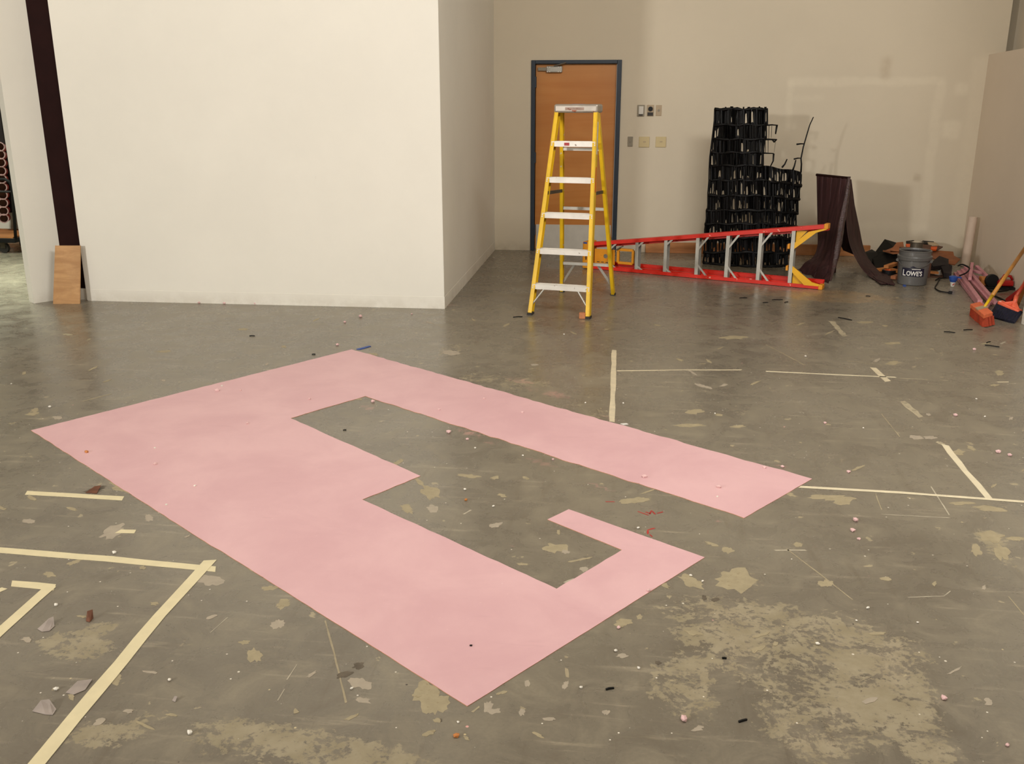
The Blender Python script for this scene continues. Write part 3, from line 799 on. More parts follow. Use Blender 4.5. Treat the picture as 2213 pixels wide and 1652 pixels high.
# ================================================================ RED STEPLADDER LYING ON ITS SIDE
r0 = F(1776, 627)                       # bottom (feet) end, near face of the lower rail
r1 = F(1262, 580)
udir = (r1 - r0).normalized()           # towards the cap
LEN = (r1 - r0).length
vdir = Vector((-udir.y, udir.x, 0))
if vdir.y < 0: vdir = -vdir            # away from us
UP = Vector((0, 0, 1))
def LR(u, v, z): return r0 + udir * u + vdir * v + UP * z
rl = thing('stepladder', LR(LEN / 2, .1, 0), 'red fibreglass stepladder with yellow ends lying on its side near the back wall', 'ladder')
ZR0 = P(1778, 486, r0.y).z               # upper rail height at the feet end
ZR1 = P(1265, 526, r1.y).z
def up_z(u): return lerp(ZR0, ZR1, u / LEN)
def low_z(u): return .022
# lower and upper front rails (wide web, flange towards us), plus the folded rear rails behind
def rail_red(name, z_of, sgn, v0, dp, m='red', u1=LEN):
    mb = MB()
    a, b = LR(.02, v0, z_of(.02)), LR(u1, v0, z_of(u1))
    mb.bar(a + vdir * dp / 2, b + vdir * dp / 2, dp, .006)
    for vv in (0, dp):
        mb.bar(a + vdir * vv - UP * sgn * .016, b + vdir * vv - UP * sgn * .016, .006, .034)
    return mb.build(name, m, rl)
rail_red('front_rail', lambda u: .006, -1, 0, .085)
rail_red('front_rail', up_z, 1, 0, .085)
rail_red('rear_rail', lambda u: .006 + .03, -1, .13, .06)
rail_red('rear_rail', lambda u: up_z(u) - .035, 1, .13, .06)
def u_at(px, py):               # distance along the lower rail of a floor pixel
    return (F(px, py) - r0).dot(udir)
steps_px = [(1712, 616), (1645, 609), (1577, 603), (1512, 598), (1447, 591), (1385, 586), (1322, 583)]
uu = [u_at(*p) for p in steps_px]
for k, u in enumerate(uu):
    zt = up_z(u) - .004
    m_ = MB()
    m_.bar(LR(u, .004, .012), LR(u, .004, zt), .034, .005, up=vdir)                      # front flange seen as a light band
    m_.bar(LR(u + .016, .042, .012), LR(u + .016, .042, zt), .005, .078, up=vdir)        # tread
    m_.bar(LR(u, .080, .012), LR(u, .080, zt), .034, .005, up=vdir)
    st = m_.build('step', 'grey_metal', rl)
    L_ = .13 if k else 0
    if k:
        dz = min(.125, zt * .27) if k < 4 else .05
        du = .095 if k < 4 else .055
        MB().bar(LR(u - .012, .006, dz + .02), LR(u - .012 - du, .006, .03), .006, .018).build('step_brace', 'grey_metal', rl)
        MB().bar(LR(u - .012, .006, zt - dz - .02), LR(u - .012 - du, .006, up_z(u - du) - .03), .006, .018).build('step_brace', 'grey_metal', rl)
    if k < 4:
        MB().bar(LR(u + .03, .17, .05), LR(u + .03, .17, zt - .04), .035, .006, up=vdir).build('rear_crossbar', 'grey_metal', rl)
# yellow corner braces with boots at the feet end
for lo in (True, False):
    def zz(u, h): return h if lo else up_z(u) - h
    u0 = uu[0]
    m_ = MB()
    m_.prism([LR(u0 - .018, -.004, zz(u0, .205)), LR(u0 - .018, -.004, zz(u0, .145)), LR(u0 - .14, -.004, zz(u0, .032)), LR(.008, -.004, zz(0, .032)), LR(.008, -.004, zz(0, .046)), LR(.10, -.004, zz(.1, .066))], vdir * .012)
    m_.prism([LR(u0 - .018, .03, zz(u0, .15)), LR(u0 - .018, .03, zz(u0, .03)), LR(u0 - .12, .03, zz(u0, .03))], vdir * .05)
    m_.build('corner_brace', 'yellow_bright', rl)
    m_ = MB()
    za, zb = (0.0, .046) if lo else (ZR0 - .042, ZR0 + .008)
    m_.hexa([LR(u, v, z) for z in (za, zb) for u, v in ((-.004, -.008), (.035, -.008), (.035, .092), (-.004, .092))])
    m_.build('foot', 'amber', rl, bevel=.006)
    m_ = MB().bar(LR(u0 + .035, .02, zz(u0, .16)), LR(u0 + .035, .02, zz(u0, .205)), .02, .06, up=vdir)
    m_.build('brace_clip', 'amber', rl)
# cap end: band, plate with a round hole, open ring
uc = LEN
zc = up_z(uc)
m_ = MB().hexa([LR(u, v, z) for z in (-.0 + .004, zc + .022) for u, v in ((uc + .01, -.03), (uc - .075, -.03), (uc - .075, .16), (uc + .01, .16))])
cap = m_.build('top_cap', 'amber', rl, bevel=.012)
MB().hexa([LR(u, v, z) for z in (.10, .21) for u, v in ((uc - .03, -.031), (uc - .042, -.031), (uc - .042, -.03), (uc - .03, -.03))]).build('black_lettering_mark', 'black_matt', cap)
MB().hexa([LR(u, v, z) for z in (zc + .0, zc + .018) for u, v in ((uc - .002, -.031), (uc - .045, -.031), (uc - .045, -.03), (uc - .002, -.03))]).build('blue_sticker', 'blue', cap)
# plate with hole
u_a, u_b = uc - .10, uc - .335
zl, zh = .055, zc - .055
hc_u, hc_z, hr = (u_a + u_b) / 2 - .01, (zl + zh) / 2 + .005, .024
m_ = MB(); seg = 24; outer = []; inner = []
for i in range(seg):
    a = 2 * math.pi * i / seg
    ca, sa = math.cos(a), math.sin(a)
    hw, hh = abs(u_b - u_a) / 2, (zh - zl) / 2
    k = 1 / max(abs(ca), abs(sa))
    cu = (u_a + u_b) / 2; cz = (zl + zh) / 2
    outer.append((cu + ca * k * hw, cz + sa * k * hh)); inner.append((hc_u + ca * hr, hc_z + sa * hr))
vs = [LR(u, v, z) for v in (.05, .056) for (u, z) in outer + inner]
n2 = 2 * seg; fs = []
for i in range(seg):
    j = (i + 1) % seg
    fs += [(i, j, seg + j, seg + i), (n2 + i, n2 + seg + i, n2 + seg + j, n2 + j), (seg + i, seg + j, n2 + seg + j, n2 + seg + i), (i, n2 + i, n2 + j, j)]
m_.add(vs, fs)
tray = m_.build('tool_tray', 'amber', rl)
for q in range(3):
    MB().bar(LR(u_a - .03 - q * .02 - q * .03, .049, zl + .02), LR(u_a - .06 - q * .05, .049, zl + .02), .002, .008).build('black_print', 'rubber', tray)
# open ring (folding shelf frame)
ra, rbb = uc - .375, uc - .545
za, zb = .085, zc - .045
m_ = MB()
for (ua, zaa, ub, zbb) in ((ra, za, rbb, za), (ra, zb, rbb, zb), (rbb, za - .0, rbb, zb), (ra, za, ra, zb)):
    m_.bar(LR(ua, .05, zaa), LR(ub, .05, zbb), .028, .030, up=vdir)
m_.build('shelf_ring', 'amber', rl, bevel=.006)
MB().bar(LR(uc - .36, .02, up_z(uc) - .05), LR(uc - .44, .02, up_z(uc) + .0), .02, .012).build('hinge_plate', 'dark_metal', rl)

# ================================================================ BLACK TARRED LATTICE
def lat_Y(px):
    t = (px - 1520) / 180.0
    return 10.47 - .20 * math.sin(math.pi * min(max(t, 0), 1.2) * .75) + .03 * t
def LP(px, py): return P(px, py, lat_Y(px))
lt = thing('lattice_screen', LP(1610, 575) * 1.0, 'black tar-coated ragged lattice screen standing upright before the back wall', 'lattice')
lt.location.z = 0
rows = [236, 270, 301, 330, 358, 390, 423, 455, 484, 514, 546, 574]
def left_x(y): return np.interp(y, [230, 300, 340, 400, 480, 580], [1545, 1541, 1535, 1533, 1524, 1519])
def right_x(y):
    if y < 360: return np.interp(y, [230, 300, 360], [1661, 1656, 1650])
    return np.interp(y, [360, 380, 450, 520, 580], [1731, 1732, 1725, 1715, 1700])
def row_y(i, px):      # rows dip: lower ones sag, right part slopes down
    y = rows[i]
    if i >= 4: y += max(0, px - 1650) * .16 * (1 - (i - 4) * .13)
    if i == 11: y += 5 * math.sin((px - 1520) / 180 * math.pi)
    return y + 1.2 * math.sin(px * .13 + i * 2.1)
FLOORZ = .012
def LPz(px, py):
    q = LP(px, py); q.z = max(q.z, FLOORZ); return q
for i in range(len(rows)):
    xs = np.arange(left_x(rows[i]), right_x(rows[i] + (1 if i >= 4 else 0)) + 3, 6)
    pts = [LPz(x, row_y(i, x)) for x in xs]
    MB().tube(pts, [random.uniform(.010, .024) for _ in pts], 6).build('cross_bar', 'black', lt, smooth=True)
# uprights
for k, bx in enumerate(np.linspace(1519, 1699, 15)):
    t = (bx - 1519) / 180.0
    tx = lerp(1545, 1661, t / .68) if t <= .66 else lerp(1664, 1733, (t - .66) / .34)
    ty = 236 if t <= .66 else 366 + (t - .66) * 34
    ys = np.linspace(574, ty - random.choice([1, 2, 5, 6]), 14)
    pts = [LPz(lerp(bx, tx, j / 13) + 1.3 * math.sin(j * 1.7 + k) + (-3.5 if 7 < j < 10 and k < 2 else 0), y) for j, y in enumerate(ys)]
    rr = [random.uniform(.006, .012) for _ in pts]; rr[-1] = random.choice([.008, .014, .017])
    MB().tube(pts, rr, 6).build('upright', 'black', lt, smooth=True)
# webs of tar hanging from each bar, each with gaps
for i in range(len(rows) - 1):
    x0_, x1_ = left_x(rows[i] + 15) + 1, right_x(rows[i] + (20 if i >= 3 else 12)) - 1
    if i == 3: x1_ = 1650
    top_solid = {0: .66, 1: .86, 2: .90, 3: .92, 4: .50, 5: .50, 6: .38, 7: .32, 8: .36, 9: .24, 10: .24}[i]
    mb = MB(); x = x0_
    while x < x1_:
        wd_ = random.uniform(3.5, 8.5)
        xe = min(x + wd_, x1_)
        loc = top_solid
        if i < 4 and (x < x0_ + 14 or x > x1_ - 16): loc *= .45
        if i == 4 and x > 1650: loc = .45
        full = random.random() < loc
        depth_frac = 1.0 if full else random.choice([random.uniform(.15, .35), random.uniform(.3, .75)])
        n_ = 6
        top_pts = [x + (xe - x) * j / n_ for j in range(n_ + 1)]
        ups, dns = [], []
        sk = random.uniform(-.25, .25)
        for j, q in enumerate(top_pts):
            yt, yb = row_y(i, q), row_y(i + 1, q)
            e = abs(2 * j / n_ - 1 + sk * (1 - abs(2 * j / n_ - 1)))
            d = 1.0 if full else depth_frac + (1 - depth_frac) * e ** 5
            bulge = Vector((0, random.uniform(-.012, .012), 0))
            ups.append(LPz(q, yt) + bulge); dns.append(LPz(q, lerp(yt, yb, min(d, 1))) + bulge)
        mb.grid([ups, dns])
        if not full and random.random() < .65:           # thin hanging strand
            q = random.uniform(x, xe)
            mb.grid([[LPz(q - .5, row_y(i, q)), LPz(q + .6, row_y(i, q))], [LPz(q - .4, row_y(i + 1, q)), LPz(q + .5, row_y(i + 1, q))]])
        if not full and random.random() < .45:           # puddle on the lower bar
            q0, q1 = x, xe; k_ = random.uniform(.70, .9)
            mb.grid([[LPz(q0, lerp(row_y(i, q0), row_y(i + 1, q0), .9)), LPz((q0 + q1) / 2, lerp(row_y(i, q0), row_y(i + 1, q0), k_)), LPz(q1, lerp(row_y(i, q1), row_y(i + 1, q1), .9))],
                     [LPz(q0, row_y(i + 1, q0)), LPz((q0 + q1) / 2, row_y(i + 1, (q0 + q1) / 2)), LPz(q1, row_y(i + 1, q1))]])
        x = xe
    mb.build('tar_web', 'black', lt, thick=.012)['kind'] = 'stuff'
# side stubs and spikes
for pts, r_ in [([(1650, 271), (1668, 270), (1681, 271)], .010), ([(1679, 271), (1676, 290)], .011), ([(1650, 301), (1679, 302)], .012), ([(1670, 302), (1673, 307), (1678, 302)], .012), ([(1650, 331), (1672, 332)], .009), ([(1672, 332), (1671, 348), (1665, 360)], .010),
                ([(1690, 362), (1696, 355), (1701, 344)], .010), ([(1713, 369), (1717, 358), (1720, 346)], .010), ([(1731, 372), (1732, 355), (1731, 343), (1736, 318), (1744, 290), (1750, 270), (1758, 253)], .009),
                ([(1722, 312), (1730, 311), (1738, 311)], .010), ([(1716, 344), (1724, 342), (1731, 342)], .009), ([(1662, 272), (1661, 300)], .004), ([(1668, 272), (1667, 298)], .003), ([(1676, 305), (1673, 330)], .002), ([(1660, 302), (1660, 331)], .004)]:
    n_ = len(pts)
    MB().tube([LP(*p) for p in pts], [r_ * (1 - .4 * j / max(1, n_ - 1)) for j in range(n_)], 6).build('spike', 'black', lt, smooth=True)

# ================================================================ BROWN DROP CLOTH
def C(px, py, Y=None):
    return F(px, py, .012) if Y is None else P(px, py, Y)
ct = thing('drop_cloth', F(1810, 590), 'dark brown drop cloth draped over a stand, its hems spread on the floor', 'cloth')
A_ = [C(1765, 377, 10.30), C(1766, 430, 10.30), C(1767, 490, 10.28), C(1767, 530, 10.22), C(1758, 555, 10.05), C(1738, 570, 9.95), C(1722, 586)]
B_ = [C(1832, 384, 9.85), C(1825, 430, 9.80), C(1815, 480, 9.72), C(1807, 530, 9.62), C(1801, 565, 9.55), C(1796, 590, 9.46), C(1790, 612)]
rows_ = []
NT_, NS_ = 44, 40
for i in range(NT_ + 1):
    t = i / NT_
    a, b = curve_at(A_, t), curve_at(B_, t)
    row = []
    for j in range(NS_ + 1):
        s = j / NS_
        p = a.lerp(b, s)
        f = .028 * math.sin(s * 19 + .5 * math.sin(t * 5)) * min(1, t * 5) + .012 * math.sin(s * 43 + t * 3)
        p += Vector((.25, -.95, 0)) * f * min(1, s * 8)
        if t > .72: p += Vector((0, 0, 1)) * .018 * math.sin(s * 16 + t * 26) * (t - .72) / .28
        p.z = max(p.z, .010)
        row.append(p)
    rows_.append(row)
MB().grid(rows_).build('front_panel', 'cloth', ct, smooth=True, thick=.004)
# shiny gathered fold along its right edge
rows_ = []
for i in range(40):
    t = i / 39
    b = curve_at(B_, t * .97); row = []
    wd_ = .02 + .035 * math.sin(math.pi * min(1, t * 1.1))
    for j in range(9):
        s = j / 8
        row.append(b + Vector((-.8, -.35, 0)) * wd_ * (s - .75) * 1.6 + Vector((.3, -.95, 0)) * (.022 * math.sin(math.pi * s) + .012 + random.uniform(-.004, .004)) + Vector((0, 0, .012)))
    rows_.append(row)
MB().grid(rows_).build('glossy_fold', 'glint_fold', ct, smooth=True, thick=.003)
# right sweep
A2 = [C(1832, 384, 9.86), C(1829, 425, 9.90), C(1830, 480, 9.92), C(1838, 530, 9.88), C(1858, 572, 9.80), C(1880, 598), C(1905, 614)]
B2 = [C(1834, 386, 9.95), C(1845, 440, 10.10), C(1855, 490, 10.22), C(1866, 540, 10.35), C(1885, 572, 10.2), C(1912, 600), C(1934, 615)]
rows_ = []
for i in range(NT_ + 1):
    t = i / NT_
    a, b = curve_at(A2, t), curve_at(B2, t); row = []
    for j in range(25):
        s = j / 24
        p = a.lerp(b, s)
        f = .03 * math.sin(s * 11 + .8) * min(1, t * 3) * (1 - .5 * t) + .01 * math.sin(s * 29)
        p += Vector((-.5, -.85, 0)) * f
        p.z = max(p.z, .010)
        row.append(p)
    rows_.append(row)
MB().grid(rows_).build('side_panel', 'cloth', ct, smooth=True, thick=.004)
# back sheet closing the tent and the hem on the floor at right
MB().grid([[C(1831, 388, 10.15), C(1840, 388, 10.15)], [C(1822, 450, 10.35), C(1848, 450, 10.35)], [C(1812, 520, 10.5), C(1856, 520, 10.5)], [C(1822, 541, 10.55), C(1858, 556, 10.55)]]).build('back_panel', 'cloth', ct, smooth=True, thick=.004)
hem = [C(1868, 566), C(1884, 566), C(1900, 578), C(1916, 592), C(1928, 606), C(1934, 616), C(1915, 613), C(1895, 606), C(1880, 592)]
MB().prism([Vector((p.x, p.y, .006)) for p in hem], (0, 0, .012)).build('floor_hem', 'cloth', ct, bevel=.004)
MB().tube([C(1765, 378, 10.31), C(1832, 385, 9.86)], .014, 8).build('support_rail', 'maroon_steel', ct)
for p in (C(1792, 384, 10.22), C(1826, 386, 10.0)):
    MB().tube([(p.x, p.y + .04, 0), (p.x, p.y + .02, p.z)], .012, 8).build('support_post', 'maroon_steel', ct)

# ================================================================ BUCKET
bc = Vector((2.945, 9.475, 0))
bk = thing('bucket', bc, 'grey plastic bucket with a navy logo, standing before the rubbish pile', 'bucket')
R0, R1, HB = .135, .148, .335
prof = [(R0 - .012, .0), (R0, .006), (lerp(R0, R1, .75), .240), (lerp(R0, R1, .76) + .012, .244), (R1 + .014, .276), (R1 + .012, .282), (R1 - .002, .286), (R1 - .002, .325), (R1 + .003, .328), (R1 + .003, HB), (R1 - .008, HB),
        (R1 - .012, .32), (R0 - .012, .06), (0.001, .055)]
MB().lathe(prof, bc, 48).build('bucket_body', 'bucket_grey', bk, smooth=False)
MB().lathe([(R1 - .013, .318), (R0 - .013, .10), (.001, .09)], bc, 32).build('inside_shade', 'bucket_dark', bk)  # dark inner sheet: shade inside the bucket put into its colour
view = math.atan2(-bc.y, -bc.x)     # direction from bucket to us
def on_bucket(u, z, r_off):
    rad = lerp(R0, R1, min(z / .33, 1)) + r_off
    a = view + u / rad
    return (bc.x + rad * math.cos(a), bc.y + rad * math.sin(a), z)
# emblem: rectangle with a gable
mb = MB(); colsx = [-.108 + .216 * i / 36 for i in range(37)]
def em_top(u): return .172 + (max(0, .024 * (1 - abs(u + .002) / .052)) if abs(u + .002) < .052 else 0)
mb.grid([[on_bucket(u, .092, .0022) for u in colsx], [on_bucket(u, .165, .0022) for u in colsx], [on_bucket(u, em_top(u), .0022) for u in colsx]])
em = mb.build('logo_emblem', 'navy', bk, thick=.001)
mb = MB()
uw = [-.012 + .082 * i / 10 for i in range(11)]
mb.grid([[on_bucket(u, .160, .0036) for u in uw], [on_bucket(u, .1665, .0036) for u in uw]])
mb.build('logo_stripe', 'white', em, thick=.001)
def bucket_text(txt, size, u0, z0, squeeze=1.0):
    cu = bpy.data.curves.new('lettering', 'FONT'); cu.body = txt; cu.size = size; cu.extrude = .0; cu.offset = .0016
    to = bpy.data.objects.new('lettering_tmp', cu); COL.objects.link(to)
    bpy.context.view_layer.update()
    me = bpy.data.meshes.new_from_object(to.evaluated_get(bpy.context.evaluated_depsgraph_get()))
    bpy.data.objects.remove(to)
    bm = bmesh.new(); bm.from_mesh(me)
    bmesh.ops.subdivide_edges(bm, edges=[e for e in bm.edges if e.calc_length() > .02], cuts=2)
    xs = [v.co.x for v in bm.verts]; x0_ = min(xs)
    wid = (max(xs) - x0_) * squeeze
    for v in bm.verts:
        v.co = Vector(on_bucket(u0 + (v.co.x - x0_) * squeeze, z0 + v.co.y, .0044)) - bc
    bm.to_mesh(me); bm.free()
    me.materials.clear(); me.materials.append(M['white'])
    o = bpy.data.objects.new('lettering', me); COL.objects.link(o); o.parent = em; o.matrix_parent_inverse = Matrix.Identity(4)
    o.location = bc - em.location - bk.location if False else Vector((0, 0, 0))
    return o, wid
# angle grows counter-clockwise seen from above: from our side that runs left to right
t1, w1 = bucket_text('L', .082, -.096, .0985, .85)
t2, w2 = bucket_text("OWE'S", .062, -.096 + w1 + .006, .101, .80)
for t_ in (t1, t2): t_.location = bc - em.matrix_basis.translation - bk.location
# wire bail hanging in front
pts = [on_bucket(u, .236 - .06 * math.cos(u / .195 * math.pi / 2), .012) for u in np.linspace(-.195, .195, 25)]
MB().tube(pts, .0028, 6).build('bail_handle', 'bucket_grey', bk)
for s in (-1, 1):
    p = on_bucket(s * .200, .236, .006)
    MB().tube([p, on_bucket(s * .200, .236, .016)], .016, 10).build('bail_lug', 'bucket_grey', bk)
MB().prism([F(1952, 616) + Vector((0, 0, .001)), F(1959, 616) + Vector((0, 0, .001)), F(1958, 620) + Vector((0, 0, .001)), F(1951, 619) + Vector((0, 0, .001))], (0, 0, .006)).build('tape_scrap', 'blue', origin=F(1955, 618))
tag(COL.objects[-1], 'tiny blue tape scrap on the floor at the foot of the grey bucket', 'tape')

# ================================================================ RUBBISH PILE IN THE CORNER
def slab(name, pts, thick, m, label, cat, parent=None, floor_pts=False):
    q = [P(*p) if len(p) == 3 else F(*p) for p in pts]
    for v in q: v.z = max(v.z, .004)
    n = (q[1] - q[0]).cross(q[2] - q[0]).normalized()
    if n.y < 0: n = -n
    c = sum(q, Vector()) / len(q)
    o = MB().prism(q, n * thick).build(name, m, origin=(c.x, c.y, min(v.z for v in q)))
    return tag(o, label, cat)
slab('black_board', [(1892, 544, 10.7), (1912, 517, 11.0), (1942, 526, 11.0), (1946, 548, 10.7), (1900, 556, 10.6)], .03, 'black_gloss', 'black board propped at the top left of the rubbish pile', 'board')
slab('plastic_sheet', [(1867, 546, 10.7), (1884, 539, 10.8), (1896, 546, 10.6), (1900, 562, 10.4), (1880, 568, 10.4), (1870, 558, 10.5)], .04, 'black_gloss', 'crumpled black plastic sheet beside the brown cloth', 'plastic sheet')
slab('plastic_sheet', [(1886, 558, 10.4), (1905, 546, 10.5), (1940, 545, 10.5), (1946, 572, 10.3), (1926, 578, 10.2), (1892, 580, 10.2)], .05, 'black_gloss', 'large black plastic sheet heaped left of the bucket', 'plastic sheet')
slab('cardboard_sheet', [(1924, 542, 10.4), (1938, 524, 10.6), (1952, 523, 10.6), (1955, 545, 10.4), (1930, 547, 10.4), (1908, 541, 10.5)], .015, 'cardboard', 'torn brown cardboard piece standing left of the bucket rim', 'cardboard')
slab('cardboard_sheet', [(2010, 540, 10.6), (2060, 544, 10.7), (2062, 553, 10.6), (2076, 560, 10.5), (2064, 572, 10.3), (2040, 568, 10.2), (2012, 556, 10.2)], .012, 'cardboard', 'large brown cardboard sheet lying right of the bucket', 'cardboard')
slab('cardboard_sheet', [(1993, 528, 10.7), (2026, 531, 10.8), (2038, 533, 10.8), (2030, 538, 10.6), (2012, 542, 10.5), (1990, 540, 10.5)], .012, 'cardboard_dark', 'dark brown cardboard flap above the bucket, pointing right', 'cardboard')
slab('cardboard_sheet', [(2004, 523, 10.9), (2022, 524, 10.9), (2030, 530, 10.8), (2010, 532, 10.7)], .012, 'cardboard_pale', 'pale torn cardboard piece at the top of the rubbish pile', 'cardboard')
slab('black_strip', [(1994, 520, 10.9), (2018, 522, 10.95), (2020, 525, 10.9), (1990, 527, 10.8)], .02, 'black_matt', 'black strip lying on top of the rubbish pile', 'strip')
slab('black_strip', [(1958, 521, 10.8), (1975, 519, 10.8), (1978, 526, 10.7), (1960, 530, 10.7)], .02, 'black_matt', 'short black strip behind the bucket rim at left', 'strip')
slab('orange_panel', [(1958, 527, 10.5), (1976, 528, 10.5), (1974, 537, 10.4), (1960, 536, 10.4)], .02, 'orange', 'orange plastic piece behind the bucket rim at left', 'plastic piece')
slab('orange_panel', [(2012, 533, 10.45), (2026, 533, 10.45), (2024, 539, 10.4), (2012, 539, 10.4)], .02, 'orange', 'orange plastic piece behind the bucket rim at right', 'plastic piece')
# shiny tin above the bucket
c = P(1981, 529, 9.98)
tn = thing('metal_tin', (c.x, c.y, c.z - .05), 'shiny round metal tin on the rubbish behind the bucket', 'tin')
MB().lathe([(.055, -.04), (.062, -.03), (.062, .02), (.066, .024), (.066, .03), (.058, .03)], c, 24).build('tin_body', 'dark_metal', tn)
MB().lathe([(.058, .026), (.03, .034), (.001, .034)], c, 24).build('tin_lid', 'silver', tn)
bx_ = MB().box((c.x - .13, c.y - .13, 0), (c.x + .13, c.y + .13, c.z - .042)).build('cardboard_box', 'cardboard_dark', bevel=.004, origin=(c.x, c.y, 0))
tag(bx_, 'brown cardboard box right behind the bucket, under the shiny tin', 'box')
# small things left of the bucket
def ring(name, px, py, r_out, r_in, h, m, label, cat, m2=None):
    c = F(px, py); t = thing(name, c, label, cat)
    MB().lathe([(r_in, 0), (r_out, 0), (r_out, h), (r_in, h), (r_in, 0)], c, 24).build('tape_wound', m, t)
    MB().lathe([(r_in - .004, .001), (r_in, .001), (r_in, h + .001), (r_in - .004, h + .001), (r_in - .004, .001)], c, 24).build('cardboard_core', m2 or 'cardboard', t)
    return t
ring('tape_roll', 1921, 594, .072, .05, .05, 'black_matt', 'black tape roll with an orange core left of the bucket', 'tape roll', 'orange')
for z_, (a, b) in enumerate([((1895, 584), (1925, 580)), ((1926, 583), (1948, 588)), ((1930, 600), (1950, 594)), ((1915, 577), (1936, 570))]):
    p, q = F(*a, .03 + .012 * z_), F(*b, .035 + .012 * z_)
    o = MB().bar(p, q, .05, .03).build('wood_offcut', ['orange_tan', 'orange_tan', 'cardboard', 'orange_tan'][z_], origin=((p.x + q.x) / 2, (p.y + q.y) / 2, 0))
    tag(o, ['orange tan wood offcut lying beside the brown cloth hem', 'tan wood offcut touching the left side of the bucket', 'flat brown wood offcut lowest beside the bucket', 'wood offcut under the black plastic sheet'][z_], 'wood offcut')
slab('brown_paper', [(1915, 590), (1945, 591), (1948, 606), (1918, 606)], .004, 'cardboard_dark', 'dark brown paper sheet under the tape roll', 'paper')
# right of the bucket
slab('dark_rag', [(2012, 568, 10.0), (2030, 553, 10.2), (2050, 560, 10.2), (2050, 572, 10.0), (2016, 576, 9.9)], .05, 'charcoal_cloth', 'dark rag on the brown cardboard right of the bucket', 'rag')
slab('dark_rag', [(2034, 576, 9.9), (2050, 571, 9.95), (2058, 574, 9.9), (2056, 592, 9.8), (2040, 590, 9.8)], .05, 'charcoal_cloth', 'charcoal rag beside the white lump and the pink strips', 'rag')
def lump(name, px, py, rx, ry, rz, m, label, cat, seed=1, zoff=0.0):
    rr = random.Random(seed); bm = bmesh.new()
    bmesh.ops.create_icosphere(bm, subdivisions=2, radius=1.0)
    for v in bm.verts:
        k = 1 + rr.uniform(-.14, .14)
        v.co = Vector((v.co.x * rx * k, v.co.y * ry * k, max(-.0, v.co.z * rz * k)))
    me = bpy.data.meshes.new(name); bm.to_mesh(me); bm.free(); me.materials.append(M[m])
    o = bpy.data.objects.new(name, me); COL.objects.link(o); o.location = F(px, py) + Vector((0, 0, zoff))
    return tag(o, label, cat)
lump('plaster_lump', 2032, 594, .055, .05, .075, 'white_plastic', 'whitish plaster lump on the floor right of the bucket', 'plaster', 3)
slab('brown_board', [(2004, 592), (2050, 594), (2056, 602), (2004, 600)], .02, 'cardboard_dark', 'dark brown board flat on the floor right of the bucket', 'board')
for k, (a, b) in enumerate([((2008, 582), (2030, 583)), ((2006, 588), (2028, 590))]):
    p, q = F(*a, .045), F(*b, .04)
    o = MB().bar(p, q, .045, .022).build('wood_scrap', 'orange_tan' if k else 'cardboard_pale', origin=((p.x + q.x) / 2, (p.y + q.y) / 2, 0))
    tag(o, ['pale wood scrap close to the right side of the bucket', 'tan wood scrap on the brown board right of the bucket'][k], 'wood scrap')

# paper tube leaning in the corner
p0 = F(2085, 574); p0 = Vector((P(2085, 576, 10.62).x, 10.62, 0)); p1 = P(2103, 469, 10.66)
tb = thing('paper_tube', p0, 'tall white cardboard tube standing upright in the right corner', 'tube')
mb = MB().tube([p0, p1], .046, 20, caps=False)
mb.tube([p1, p0], .040, 20, caps=False)
mb.build('tube_wall', 'paper_tube', tb, smooth=True)
MB().tube([p1 - (p1 - p0).normalized() * .03, p1 - (p1 - p0).normalized() * .025], .040, 20).build('hollow_shade', 'black_matt', tb)  # black disc added for the shade down the open tube

# pink foam strips
sticks = [((2066, 592, .02), (2126, 668, .02), .050, .035, 'lowest pink foam strip, nearest the bucket, ending under the orange broom'),
          ((2072, 588, .055), (2118, 652, .05), .040, .030, 'pink foam strip on top of the lowest strip, left in the heap'),
          ((2080, 584, .08), (2143, 656, .022), .036, .030, 'long pink foam strip in the middle of the heap, pointing to the broom handle'),
          ((2086, 578, .11), (2152, 655, .045), .030, .030, 'long thin pink foam strip at the right of the heap'),
          ((2096, 603, .10), (2101, 570, .16), .030, .028, 'short pink foam strip sticking up near the paper tube'),
          ((2094, 596, .07), (2128, 602, .07), .035, .028, 'short pink foam strip lying across the heap toward the tool'),
          ((2110, 576, .14), (2133, 598, .07), .034, .028, 'pink foam strip leaning against the right wall'),
          ((2092, 583, .12), (2120, 590, .12), .030, .025, 'crossing pink foam strip at the back of the heap'),
          ((2140, 648, .02), (2128, 672, .02), .04, .03, 'stub of pink foam strip behind the orange broom head')]
for a, b, w_, h_, lab in sticks:
    p, q = F(*a), F(*b)
    o = MB().bar(p, q, w_, h_).build('foam_strip', 'pink_foam', bevel=.003, origin=((p.x + q.x) / 2, (p.y + q.y) / 2, 0))
    tag(o, lab, 'foam strip', 'pink foam strips in the right corner')

# cords
def cord(name, pts, r_, label, m='black_matt'):
    q = [F(p[0], p[1], p[2] if len(p) > 2 else r_ + .001) for p in pts]
    path = [curve_at(q, i / (len(q) * 6)) for i in range(len(q) * 6 + 1)]
    o = MB().tube(path, r_, 6).build(name, m, smooth=True, origin=Vector((q[0].x, q[0].y, 0)))
    return tag(o, label, 'cord')
cd = cord('extension_cord', [(2050, 600), (2030, 602), (2022, 606), (2032, 600), (2026, 612), (2021, 622), (2030, 629), (2046, 632), (2052, 632)], .006, 'black power cord with a plug curling on the floor right of the bucket')
p, q = F(2050, 632, .014), F(2058, 633, .012)
MB().bar(p, q, .028, .024).build('plug', 'black_matt', cd, origin=cd.location)
cord('extension_cord', [(2070, 575, .15), (2080, 572, .17), (2095, 580, .15), (2088, 590, .12), (2074, 596, .10)], .008, 'black cord looped over the top of the pink foam strips')
